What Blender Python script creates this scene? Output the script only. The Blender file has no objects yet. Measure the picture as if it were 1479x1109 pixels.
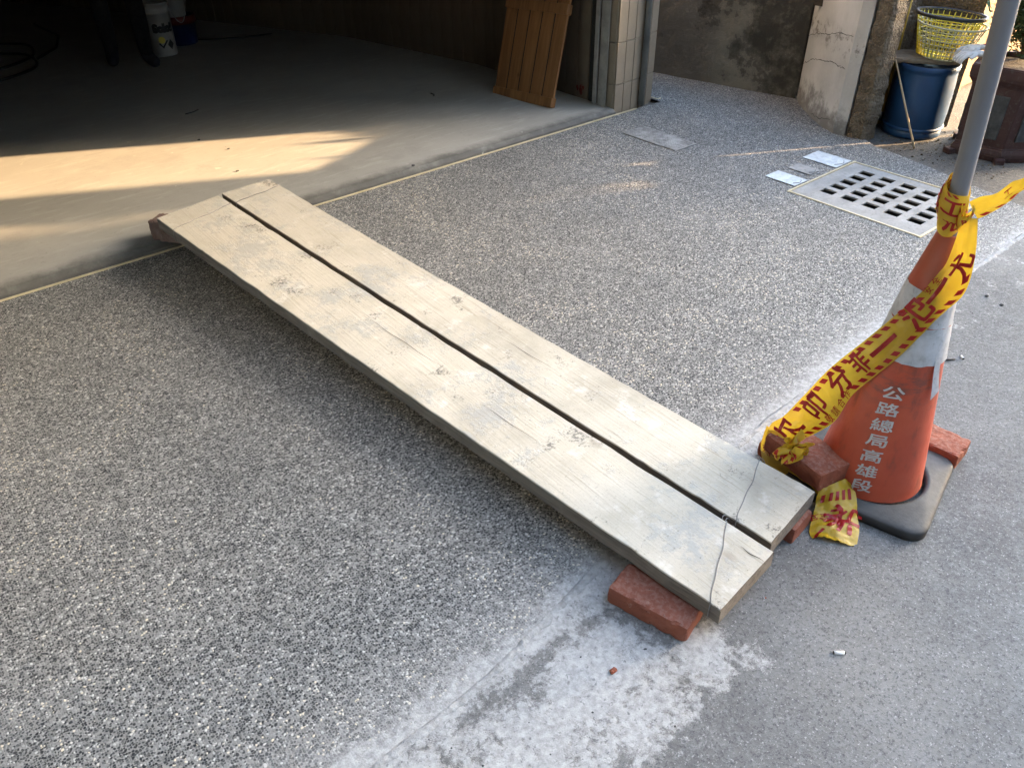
import bpy, bmesh, math, random
from mathutils import Vector, Matrix, Euler, noise
from mathutils.geometry import tessellate_polygon
random.seed(7)
S = bpy.context.scene
COL = S.collection
R = math.radians

# ------------------------------------------------------------------ camera
TH, PITCH, ROLL = R(39.225), R(36.5), R(-0.8)
fw = Vector((0, math.cos(PITCH), -math.sin(PITCH))); rt = Vector((1, 0, 0)); up = rt.cross(fw)
rt2 = math.cos(ROLL)*rt + math.sin(ROLL)*up
up2 = -math.sin(ROLL)*rt + math.cos(ROLL)*up
yaw = Matrix.Rotation(-TH, 3, 'Z')
rt2, up2, fw2 = yaw @ rt2, yaw @ up2, yaw @ fw
cd = bpy.data.cameras.new('camera'); cam = bpy.data.objects.new('camera', cd); COL.objects.link(cam)
M = Matrix((rt2, up2, -fw2)).transposed().to_4x4(); M.translation = Vector((-0.860, -3.239, 1.5))
cam.matrix_world = M
cd.sensor_width = 36; cd.lens = 1130/1479*36; cd.clip_start = 0.02; cd.clip_end = 500
S.camera = cam

# ------------------------------------------------------------------ light
SUN_EL = R(14.0); SUN_AZ = Vector((0.886, -0.463)).normalized()
W = bpy.data.worlds.new('World'); S.world = W; W.use_nodes = True
wn = W.node_tree.nodes; wl = W.node_tree.links; wn.clear()
wo = wn.new('ShaderNodeOutputWorld'); wb = wn.new('ShaderNodeBackground'); ws = wn.new('ShaderNodeTexSky')
ws.sky_type = 'NISHITA'; ws.sun_disc = False; ws.sun_elevation = SUN_EL
ws.sun_rotation = math.atan2(SUN_AZ.x, SUN_AZ.y); ws.air_density = 1.0; ws.dust_density = 2.4; ws.ozone_density = 1.0
wb.inputs['Strength'].default_value = 0.15
wl.new(ws.outputs[0], wb.inputs[0]); wl.new(wb.outputs[0], wo.inputs[0])
sd = bpy.data.lights.new('sun', 'SUN'); sd.energy = 2.0; sd.angle = R(0.6); sd.color = (1.0, 0.66, 0.36)
so = bpy.data.objects.new('sun', sd); COL.objects.link(so)
sdir = Vector((SUN_AZ.x*math.cos(SUN_EL), SUN_AZ.y*math.cos(SUN_EL), math.sin(SUN_EL)))
so.rotation_euler = sdir.to_track_quat('Z', 'Y').to_euler()
S.view_settings.view_transform = 'Standard'; S.view_settings.look = 'None'
S.view_settings.gamma = 1.0; S.view_settings.use_curve_mapping = False
S.view_settings.exposure = 4.15
S.render.engine = 'CYCLES'
S.cycles.use_denoising = True
S.cycles.max_bounces = 8; S.cycles.diffuse_bounces = 4

# ------------------------------------------------------------------ node helper
class N:
    def __init__(s, name):
        s.m = bpy.data.materials.new(name); s.m.use_nodes = True
        s.t = s.m.node_tree; s.t.nodes.clear()
        s.out = s.t.nodes.new('ShaderNodeOutputMaterial')
        s.b = s.t.nodes.new('ShaderNodeBsdfPrincipled')
        s.t.links.new(s.b.outputs[0], s.out.inputs[0])
        s.pos = None
    def n(s, typ, ins=None, **kw):
        x = s.t.nodes.new(typ)
        for k, v in kw.items(): setattr(x, k, v)
        for k, v in (ins or {}).items(): s.set(x.inputs[k], v)
        return x
    def set(s, inp, v):
        if isinstance(v, bpy.types.NodeSocket): s.t.links.new(v, inp)
        elif isinstance(v, (tuple, list)) and inp.type == 'RGBA' and len(v) == 3: inp.default_value = (*v, 1)
        else: inp.default_value = v
    def P(s, scale=(1, 1, 1), obj=False, loc=(0, 0, 0)):
        src = s.n('ShaderNodeTexCoord').outputs['Object'] if obj else s.n('ShaderNodeNewGeometry').outputs['Position']
        return s.n('ShaderNodeMapping', {'Vector': src, 'Scale': scale, 'Location': loc}).outputs[0]
    def noise(s, vec, scale, detail=4, rough=.55, dist=0):
        return s.n('ShaderNodeTexNoise', {'Vector': vec, 'Scale': scale, 'Detail': detail, 'Roughness': rough, 'Distortion': dist}).outputs[0]
    def ramp(s, fac, stops, interp='LINEAR'):
        r = s.n('ShaderNodeValToRGB', {'Fac': fac}); cr = r.color_ramp; cr.interpolation = interp
        while len(cr.elements) < len(stops): cr.elements.new(.5)
        for e, (p, c) in zip(cr.elements, stops):
            e.position = p; e.color = (*c, 1) if isinstance(c, tuple) else (c, c, c, 1)
        return r.outputs[0]
    def mix(s, fac, a, b, mode='MIX'):
        x = s.n('ShaderNodeMix', data_type='RGBA', blend_type=mode)
        s.set(x.inputs[0], fac); s.set(x.inputs[6], a); s.set(x.inputs[7], b); return x.outputs[2]
    def math(s, op, a, b=0.0, c=0.0, clamp=False):
        x = s.n('ShaderNodeMath', operation=op, use_clamp=clamp); s.set(x.inputs[0], a); s.set(x.inputs[1], b); s.set(x.inputs[2], c); return x.outputs[0]
    def mapr(s, v, a, b, c=0.0, d=1.0, smooth=True):
        x = s.n('ShaderNodeMapRange', interpolation_type='SMOOTHSTEP' if smooth else 'LINEAR')
        s.set(x.inputs[0], v); s.set(x.inputs[1], a); s.set(x.inputs[2], b); s.set(x.inputs[3], c); s.set(x.inputs[4], d); return x.outputs[0]
    def bump(s, h, strength=.3, dist=.002, prev=None):
        x = s.n('ShaderNodeBump', {'Height': h, 'Strength': strength, 'Distance': dist})
        if prev is not None: s.set(x.inputs['Normal'], prev)
        return x.outputs[0]
    def fin(s, color=None, rough=None, normal=None, metal=None, spec=None):
        if color is not None: s.set(s.b.inputs['Base Color'], color)
        if rough is not None: s.set(s.b.inputs['Roughness'], rough)
        if normal is not None: s.set(s.b.inputs['Normal'], normal)
        if metal is not None: s.set(s.b.inputs['Metallic'], metal)
        if spec is not None: s.set(s.b.inputs['Specular IOR Level'], spec)
        return s.m
def sep(m, vec):
    return m.n('ShaderNodeSeparateXYZ', {'Vector': vec}).outputs

# ------------------------------------------------------------------ materials
def mat_pebble():
    m = N('pebble_wash'); p = m.P()
    wob = m.n('ShaderNodeTexNoise', {'Vector': p, 'Scale': 75.0, 'Detail': 2.0}).outputs[1]
    pv = m.n('ShaderNodeVectorMath', {0: p, 1: m.n('ShaderNodeVectorMath', {0: wob, 3: .006}, operation='SCALE').outputs[0]}, operation='ADD').outputs[0]
    big = m.noise(p, 1.4, 5, .6); mid = m.noise(p, 6, 4, .6)
    var = m.math('ADD', m.math('MULTIPLY', m.math('SUBTRACT', big, .5), .35), m.math('MULTIPLY', m.math('SUBTRACT', mid, .5), .25))
    def layer(scale, r0, r1):
        vo = m.n('ShaderNodeTexVoronoi', {'Vector': pv, 'Scale': scale, 'Randomness': .9})
        ve = m.n('ShaderNodeTexVoronoi', {'Vector': pv, 'Scale': scale, 'Randomness': .9}, feature='DISTANCE_TO_EDGE')
        rnd = m.n('ShaderNodeSeparateColor', {'Color': vo.outputs['Color']}).outputs
        shape = m.math('MULTIPLY', m.mapr(ve.outputs['Distance'], .015, .10), m.mapr(vo.outputs['Distance'], r1, r0))
        c = m.ramp(m.math('ADD', rnd[0], var), [(0, (.012, .015, .019)), (.34, (.022, .026, .031)), (.46, (.05, .054, .057)), (.60, (.11, .113, .112)), (.76, (.21, .212, .205)), (.90, (.36, .36, .345)), (.97, (.56, .555, .53)), (1.0, (.62, .55, .42))])
        c = m.mix(m.math('MULTIPLY', rnd[1], .12), c, (.20, .185, .15))
        return shape, c, rnd
    s1, c1, r1 = layer(184.0, .44, .62)
    s2, c2, r2 = layer(118.0, .40, .52)
    grout = m.ramp(m.noise(p, 30, 5, .7), [(.3, (.155, .154, .148)), (.7, (.29, .287, .274))])
    c = m.mix(s1, grout, c1)
    on = m.math('MULTIPLY', s2, m.mapr(r2[2], .56, .60))
    c = m.mix(on, c, c2)
    h = m.math('MAXIMUM', m.math('MULTIPLY', s1, .6), on)
    # cement left on the washed surface, closing over the stones along the road edge
    x, y, z = sep(m, p); hz = m.noise(p, 3.0, 6, .65)
    grit = m.noise(p, 26, 7, .75)
    yy = m.math('ADD', y, m.math('ADD', m.math('MULTIPLY', m.math('SUBTRACT', hz, .5), .16), m.math('MULTIPLY', m.math('SUBTRACT', grit, .5), .20)))
    edge0 = m.math('SUBTRACT', m.mapr(x, -.6, 1.4, -2.43, -2.265), 0.0)
    d = m.math('SUBTRACT', yy, edge0)
    edge = m.mapr(d, .085, -.02)
    dusty = m.math('MULTIPLY', m.mapr(d, .24, .0), .32)
    hazefac = m.math('MAXIMUM', m.math('MULTIPLY', m.mapr(hz, .52, .78), .16), m.math('MAXIMUM', m.math('MULTIPLY', edge, .92), dusty))
    slurry = m.ramp(m.noise(p, 60, 5, .75), [(.3, (.20, .20, .195)), (.62, (.44, .44, .435))])
    c = m.mix(hazefac, c, slurry)
    b = m.bump(m.math('ADD', m.math('MULTIPLY', h, m.math('SUBTRACT', 1.0, m.math('MULTIPLY', edge, .8))), m.math('MULTIPLY', grit, .25)), .5, .0035)
    return m.fin(c, .78, b, spec=.18)

def mat_road():
    m = N('worn_concrete_road'); p = m.P(); x, y, z = sep(m, p)
    n1 = m.noise(p, 1.3, 7, .62); n2 = m.noise(p, 14, 6, .7); n3 = m.noise(p, 160, 3, .7)
    base = m.ramp(n1, [(.28, (.076, .076, .076)), (.5, (.132, .130, .126)), (.72, (.20, .197, .188))])
    base = m.mix(m.mapr(n2, .46, .66, 0, .40), base, (.19, .19, .19))
    base = m.mix(m.mapr(m.noise(m.P((1, 3.2, 1)), 34, 6, .75), .54, .70, 0, .6), base, (.075, .077, .08))
    base = m.mix(m.mapr(m.noise(p, 75, 6, .85), .48, .66, 0, .6), base, (.23, .23, .23))
    base = m.mix(m.mapr(n3, .50, .68, 0, .75), base, (.045, .047, .05))
    base = m.mix(m.mapr(m.noise(p, 210, 2, .6), .60, .74, 0, .65), base, (.42, .42, .41))
    # dried cement slurry along the paving edge
    def blob(cx, cy, r0, r1):
        d = m.n('ShaderNodeVectorMath', {0: p, 1: (cx, cy, 0)}, operation='DISTANCE').outputs[1]
        return m.mapr(d, r1, r0)
    e = m.math('SUBTRACT', y, -2.52)
    band = m.mapr(y, -2.58, -2.42)
    msk = m.math('MULTIPLY', band, m.mapr(x, 1.4, .8, .38, 1.0))
    for (cx, cy, r0, r1, w) in [(-.10, -2.63, .06, .30, 1), (-.34, -2.66, .05, .30, 1), (.10, -2.70, .02, .18, .9), (-.6, -2.60, .1, .36, 1), (1.75, -2.47, .05, .45, .22), (2.5, -2.5, .1, .7, .3), (1.15, -2.42, .02, .25, .7), (-.22, -2.84, .02, .14, .7), (.17, -2.77, .01, .1, .8)]:
        msk = m.math('MAXIMUM', msk, m.math('MULTIPLY', blob(cx, cy, r0, r1), w))
    grit = m.noise(p, 11, 8, .72, .6)
    grit2 = m.noise(p, 48, 6, .75)
    fac = m.mapr(m.math('ADD', msk, m.math('ADD', m.math('MULTIPLY', m.math('SUBTRACT', grit, .5), 1.9), m.math('MULTIPLY', m.math('SUBTRACT', grit2, .5), 1.7))), .46, .86)
    sl = m.ramp(m.noise(p, 70, 5, .7), [(.3, (.25, .25, .245)), (.62, (.47, .472, .465))])
    sl = m.mix(m.mapr(m.noise(p, 95, 3, .65), .60, .70, 0, .8), sl, (.12, .125, .13))
    c = m.mix(m.math('MULTIPLY', fac, .8), base, sl)
    dark = m.mapr(m.noise(p, 26, 3, .6), .70, .78, 0, .6)
    c = m.mix(dark, c, (.05, .05, .052))
    h = m.math('ADD', m.math('MULTIPLY', n3, .5), m.math('ADD', m.math('MULTIPLY', n2, 1.4), m.math('MULTIPLY', fac, .8)))
    return m.fin(c, .85, m.bump(h, .5, .004), spec=.3)

def mat_floor():
    m = N('smooth_concrete_floor'); p = m.P(); y = sep(m, p)[1]
    n1 = m.noise(p, 1.1, 6, .6); n2 = m.noise(m.P((1, 5, 1)), 5, 6, .7); n3 = m.noise(p, 120, 3, .6)
    c = m.ramp(n1, [(.3, (.27, .265, .24)), (.7, (.36, .352, .325))])
    c = m.mix(m.mapr(n2, .50, .72, 0, .45), c, (.46, .452, .425))
    sc = m.noise(m.n('ShaderNodeMapping', {'Vector': p, 'Rotation': (0, 0, .5), 'Scale': (2.2, 15, 1)}).outputs[0], 3, 6, .75, .5)
    c = m.mix(m.mapr(sc, .56, .70, 0, .4), c, (.20, .195, .18))
    c = m.mix(m.mapr(m.noise(m.P(loc=(2, 5, 0)), 2.4, 6, .7), .54, .70, 0, .35), c, (.22, .215, .20))
    c = m.mix(m.mapr(m.noise(p, 44, 4, .7), .62, .72, 0, .5), c, (.19, .185, .17))
    c = m.mix(m.mapr(n3, .6, .75, 0, .25), c, (.15, .145, .13))
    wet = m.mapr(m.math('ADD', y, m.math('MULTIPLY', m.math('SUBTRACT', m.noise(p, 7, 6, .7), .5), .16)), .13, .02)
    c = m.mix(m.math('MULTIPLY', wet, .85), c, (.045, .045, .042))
    c = m.mix(m.mapr(m.noise(m.P((1, 1, 1), loc=(3, 7, 0)), 17, 3, .5), .72, .78, 0, .5), c, (.55, .54, .5))
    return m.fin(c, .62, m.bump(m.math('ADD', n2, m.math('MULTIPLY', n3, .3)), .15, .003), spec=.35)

def mat_dirt():
    m = N('dry_dirt'); p = m.P(); n1 = m.noise(p, 3, 7, .65); n3 = m.noise(p, 55, 5, .7)
    c = m.ramp(n1, [(.3, (.07, .066, .06)), (.7, (.14, .13, .115))])
    c = m.mix(m.mapr(n3, .45, .7, 0, .7), c, (.20, .18, .15))
    return m.fin(c, .95, m.bump(n3, .9, .012))

def mat_plain(name, c1, c2, scale=6, rough=.6, metal=0, bump=.15, bs=60, bd=.002, spec=.4, obj=True, stretch=(1, 1, 1)):
    m = N(name); p = m.P(stretch, obj=obj); n = m.noise(p, scale, 5, .62); n2 = m.noise(p, bs, 4, .65)
    c = m.ramp(n, [(.3, c1), (.7, c2)])
    return m.fin(c, m.mapr(n2, .3, .7, max(.05, rough-.1), min(1, rough+.1)), m.bump(n2, bump, bd), metal=metal, spec=spec)

def mat_plank_top():
    m = N('cement_dusted_wood'); p = m.P((1, 1, 1)); ps = m.P((9, .8, 1)); pf = m.P((120, 4, 1))
    n1 = m.noise(p, 4.5, 6, .6); g1 = m.noise(ps, 4, 6, .62, .4); g2 = m.noise(pf, 1.0, 4, .6, .3)
    c = m.ramp(n1, [(.28, (.36, .33, .27)), (.5, (.49, .452, .375)), (.72, (.57, .53, .45))])
    c = m.mix(m.mapr(g1, .56, .74, 0, .45), c, (.36, .31, .23))
    c = m.mix(m.mapr(g2, .58, .72, 0, .55), c, (.27, .235, .18))
    cem = m.mapr(m.math('ADD', m.noise(p, 5.5, 3, .6), m.math('MULTIPLY', m.noise(p, 45, 5, .75), .7)), .86, 1.06)
    c = m.mix(m.math('MULTIPLY', cem, .75), c, (.36, .362, .345))
    gr = m.noise(p, 170, 4, .8)
    c = m.mix(m.mapr(gr, .52, .72, 0, .45), c, (.25, .235, .20))
    c = m.mix(m.mapr(m.noise(m.P(loc=(9, 3, 0)), 11, 5, .7), .56, .70, 0, .5), c, (.66, .645, .60))
    y_ = sep(m, p)[1]
    c = m.mix(m.mapr(m.math('ADD', y_, m.math('MULTIPLY', m.math('SUBTRACT', n1, .5), 1.4)), -1.3, .1, 0, .38), c, (.38, .345, .285))
    blot = m.mapr(m.math('ADD', m.noise(m.P(loc=(5, 2, 0)), 8, 4, .6), m.math('MULTIPLY', m.noise(p, 110, 5, .8), .75)), 1.0, 1.13)
    c = m.mix(m.math('MULTIPLY', blot, .85), c, (.10, .098, .092))
    vk = m.n('ShaderNodeTexVoronoi', {'Vector': m.P((1, .55, 1), loc=(.3, .1, 0)), 'Scale': 5.2, 'Randomness': 1.0})
    kd = m.math('ADD', vk.outputs['Distance'], m.math('MULTIPLY', m.math('SUBTRACT', m.noise(p, 40, 3), .5), .06))
    c = m.mix(m.mapr(kd, .095, .04, 0, .4), c, (.22, .18, .13))
    spk = m.mapr(m.noise(p, 130, 2, .5), .73, .78)
    c = m.mix(m.math('MULTIPLY', spk, .8), c, (.07, .065, .06))
    h = m.math('ADD', m.math('MULTIPLY', g2, .8), m.math('ADD', m.math('MULTIPLY', cem, .7), g1))
    return m.fin(c, .9, m.bump(h, .35, .0025), spec=.2)

def mat_plank_side():  # bare wood without dust, darkened further for the shade on the sides
    m = N('weathered_wood_shaded_edge'); pf = m.P((60, 3, 90)); n = m.noise(pf, 1.2, 5, .65, .4); n1 = m.noise(m.P(), 6, 5, .6)
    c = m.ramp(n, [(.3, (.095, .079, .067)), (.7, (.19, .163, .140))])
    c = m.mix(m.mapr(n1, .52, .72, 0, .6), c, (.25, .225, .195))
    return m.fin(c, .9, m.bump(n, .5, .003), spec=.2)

def mat_brick():
    m = N('red_clay_brick'); p = m.P(obj=True); n1 = m.noise(p, 14, 6, .65); n2 = m.noise(p, 90, 5, .7); n3 = m.noise(p, 38, 4, .6)
    c = m.ramp(n1, [(.28, (.17, .048, .027)), (.55, (.27, .080, .044)), (.75, (.33, .125, .08))])
    c = m.mix(m.mapr(n2, .56, .72, 0, .6), c, (.13, .035, .022))
    c = m.mix(m.mapr(n3, .62, .74, 0, .55), c, (.42, .32, .27))
    oi = m.n('ShaderNodeObjectInfo').outputs['Random']
    c = m.mix(m.math('MULTIPLY', oi, .3), c, (.15, .078, .066))
    vp = m.n('ShaderNodeTexVoronoi', {'Vector': p, 'Scale': 120.0}).outputs['Distance']
    c = m.mix(m.math('MULTIPLY', m.mapr(vp, .22, .10), m.mapr(n3, .5, .6)), c, (.05, .018, .012))
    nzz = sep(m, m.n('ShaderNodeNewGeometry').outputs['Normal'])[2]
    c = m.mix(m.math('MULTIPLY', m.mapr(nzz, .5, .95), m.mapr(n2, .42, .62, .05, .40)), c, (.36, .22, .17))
    return m.fin(c, .9, m.bump(m.math('ADD', n2, n3), .6, .003), spec=.2)

def mat_cone():
    m = N('orange_cone_plastic'); p = m.P(obj=True); z = sep(m, p)[2]
    n = m.noise(p, 7, 6, .65); n2 = m.noise(m.P((1, 1, .35), obj=True), 26, 5, .7)
    c = m.ramp(n, [(.3, (.36, .055, .026)), (.7, (.46, .088, .040))])
    c = m.mix(m.mapr(n2, .50, .68, 0, .7), c, (.20, .058, .038))
    smear = m.math('MULTIPLY', m.mapr(z, .28, .36), m.mapr(z, .43, .39))
    c = m.mix(m.math('MULTIPLY', smear, m.mapr(m.noise(m.P((1, 1, 3), obj=True), 14, 5, .7), .46, .62, 0, .75)), c, (.16, .06, .045))
    top = m.mapr(z, .58, .64)
    c = m.mix(m.math('MULTIPLY', top, m.mapr(n, .3, .6, .35, .75)), c, (.25, .07, .035))
    return m.fin(c, m.mapr(n2, .3, .7, .38, .6), m.bump(n2, .12, .002), spec=.4)

def mat_reflective():
    m = N('scuffed_reflective_band'); p = m.P(obj=True); n = m.noise(p, 20, 6, .7)
    v = m.n('ShaderNodeTexVoronoi', {'Vector': p, 'Scale': 260.0}).outputs['Distance']
    c = m.ramp(n, [(.3, (.27, .27, .28)), (.5, (.42, .43, .45)), (.75, (.52, .53, .56))])
    c = m.mix(m.mapr(m.noise(p, 60, 5, .75), .54, .72, 0, .7), c, (.19, .18, .17))
    return m.fin(c, .42, m.bump(v, .15, .001), spec=.5)

def mat_tape(name, col, dark):
    m = N(name); p = m.P(); n = m.noise(p, 12, 4)
    c = m.ramp(n, [(.3, dark), (.7, col)])
    m.fin(c, .28, m.bump(m.noise(p, 38, 5, .65, 1.5), .4, .005), spec=.5)
    tr = m.n('ShaderNodeBsdfTranslucent', {'Color': c})
    mx = m.n('ShaderNodeMixShader', {0: .32, 1: m.b.outputs[0], 2: tr.outputs[0]})
    m.t.links.new(mx.outputs[0], m.out.inputs[0])
    return m.m

def mat_stained_wall():
    m = N('stained_plaster'); p = m.P(); n1 = m.noise(p, 2.6, 7, .58, .15); n2 = m.noise(p, 13, 6, .7); n3 = m.noise(m.P((1, 6, 1)), 9, 5, .7)
    yy, zz = sep(m, p)[1], sep(m, p)[2]
    g_ = m.math('ADD', m.math('ADD', m.math('MULTIPLY', yy, .42), m.math('MULTIPLY', zz, -.30)), m.math('MULTIPLY', m.noise(p, 4.5, 7, .66), 1.0))
    n1 = m.mapr(g_, .05, .75, 0, 1, False)
    c = m.ramp(n1, [(.34, (.048, .044, .037)), (.48, (.095, .086, .072)), (.56, (.17, .152, .125)), (.85, (.15, .137, .116))])
    c = m.mix(m.mapr(n2, .5, .75, 0, .5), c, (.20, .175, .14))
    edge = m.math('MULTIPLY', m.mapr(n1, .475, .50), m.mapr(n1, .525, .505))
    c = m.mix(m.math('MULTIPLY', edge, .35), c, (.22, .20, .165))
    c = m.mix(m.mapr(n3, .66, .72, 0, .5), c, (.28, .26, .22))
    return m.fin(c, .92, m.bump(m.math('ADD', n1, m.math('MULTIPLY', n2, .5)), .9, .02), spec=.2)

def mat_pillar():
    m = N('grey_render'); p = m.P(); n1 = m.noise(p, 4, 6, .6); n2 = m.noise(p, 30, 6, .7); z = sep(m, p)[2]
    c = m.ramp(n1, [(.3, (.37, .367, .362)), (.7, (.51, .507, .50))])
    c = m.mix(m.mapr(n2, .55, .75, 0, .35), c, (.55, .54, .52))
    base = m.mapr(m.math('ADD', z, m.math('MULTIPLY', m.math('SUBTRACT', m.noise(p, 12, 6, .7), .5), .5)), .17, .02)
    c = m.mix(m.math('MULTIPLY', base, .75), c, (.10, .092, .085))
    st = m.math('MULTIPLY', m.mapr(m.math('ABSOLUTE', m.math('SUBTRACT', z, .44)), .09, .02), m.mapr(m.noise(p, 18, 6, .75), .48, .62))
    c = m.mix(m.math('MULTIPLY', st, .75), c, (.13, .115, .105))
    return m.fin(c, .9, m.bump(m.math('ADD', n1, n2), .4, .006), spec=.2)

def mat_rough_agg(name='rough_aggregate', k=1.0):
    m = N(name); p = m.P(); v = m.n('ShaderNodeTexVoronoi', {'Vector': p, 'Scale': 75.0}); n1 = m.noise(p, 6, 6, .65); n2 = m.noise(p, 45, 6, .75)
    c = m.ramp(n1, [(.3, (.11*k, .085*k, .06*k)), (.7, (.24*k, .195*k, .14*k))])
    c = m.mix(m.mapr(n2, .45, .7, 0, .6), c, (.07*k, .055*k, .042*k))
    c = m.mix(m.mapr(v.outputs['Distance'], .18, .05, 0, .6), c, (.42*k, .37*k, .29*k))
    return m.fin(c, .95, m.bump(m.math('SUBTRACT', n2, v.outputs['Distance']), 1.0, .015), spec=.2)

def mat_wood(name, a, b, obj=True, st=(30, 30, 2.2), rough=.6):
    m = N(name); orr = m.n('ShaderNodeObjectInfo').outputs['Random']; jit = m.n('ShaderNodeVectorMath', {0: m.n('ShaderNodeCombineXYZ', {'X': orr, 'Y': orr, 'Z': orr}).outputs[0], 3: 37.0}, operation='SCALE').outputs[0]
    p = m.n('ShaderNodeVectorMath', {0: m.P(st, obj=obj), 1: jit}, operation='ADD').outputs[0]; n = m.noise(p, 1.3, 5, .6, .8)
    c = m.ramp(n, [(.3, a), (.7, b)])
    v = m.n('ShaderNodeTexVoronoi', {'Vector': m.n('ShaderNodeVectorMath', {0: m.P((1, 1, .6), obj=obj), 1: jit}, operation='ADD').outputs[0], 'Scale': 9.0})
    c = m.mix(m.mapr(v.outputs['Distance'], .13, .06, 0, .75), c, tuple(x*.25 for x in a))
    oi = m.n('ShaderNodeObjectInfo').outputs['Random']
    c = m.mix(m.math('MULTIPLY', oi, .3), c, tuple(x*.6 for x in a))
    return m.fin(c, rough, m.bump(n, .25, .002), spec=.35)

def mat_rubber():
    m = N('dusty_black_rubber'); p = m.P(); n = m.noise(p, 9, 6, .65); n2 = m.noise(m.P((1, 1, 1)), 70, 5, .75)
    nz = sep(m, m.n('ShaderNodeNewGeometry').outputs['Normal'])[2]
    c = m.ramp(n, [(.3, (.022, .022, .023)), (.7, (.045, .045, .045))])
    dust = m.math('MULTIPLY', m.mapr(nz, .3, .95), m.mapr(m.math('ADD', n, m.math('MULTIPLY', n2, .6)), .55, 1.0, .25, .95))
    c = m.mix(m.math('MULTIPLY', dust, .7), c, (.10, .098, .094))
    return m.fin(c, .7, m.bump(n2, .4, .002), spec=.35)

def mat_grate():
    m = N('cast_concrete_grey'); p = m.P(); n1 = m.noise(p, 9, 6, .65); n2 = m.noise(p, 60, 5, .7)
    c = m.ramp(n1, [(.3, (.20, .198, .19)), (.7, (.34, .337, .325))])
    c = m.mix(m.mapr(n2, .50, .70, 0, .65), c, (.16, .155, .148))
    return m.fin(c, .85, m.bump(n2, .4, .003), spec=.25)

def mat_cover():
    m = N('fogged_plastic_film'); p = m.P(); n1 = m.noise(p, 28, 5, .65, .8)
    c = m.ramp(n1, [(.3, (.36, .40, .43)), (.5, (.52, .57, .60)), (.75, (.66, .70, .72))])
    return m.fin(c, .4, m.bump(n1, .4, .004), spec=.5)

def mat_access():
    m = N('worn_checker_plate'); p = m.P(); n1 = m.noise(p, 10, 6, .7); n2 = m.noise(p, 140, 4, .7)
    c = m.ramp(n1, [(.38, (.16, .16, .155)), (.6, (.36, .36, .35))])
    c = m.mix(m.mapr(n2, .5, .7, 0, .6), c, (.09, .09, .09))
    return m.fin(c, .7, m.bump(n2, .4, .003), spec=.3)

def mat_planter():
    m = N('maroon_glazed_clay'); p = m.P(obj=True); n = m.noise(p, 7, 6, .65); n2 = m.noise(p, 50, 5, .7)
    c = m.ramp(n, [(.3, (.030, .013, .012)), (.7, (.060, .026, .023))])
    c = m.mix(m.mapr(n2, .52, .72, 0, .6), c, (.085, .075, .066))
    return m.fin(c, .6, m.bump(n2, .3, .003), spec=.35)

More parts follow.
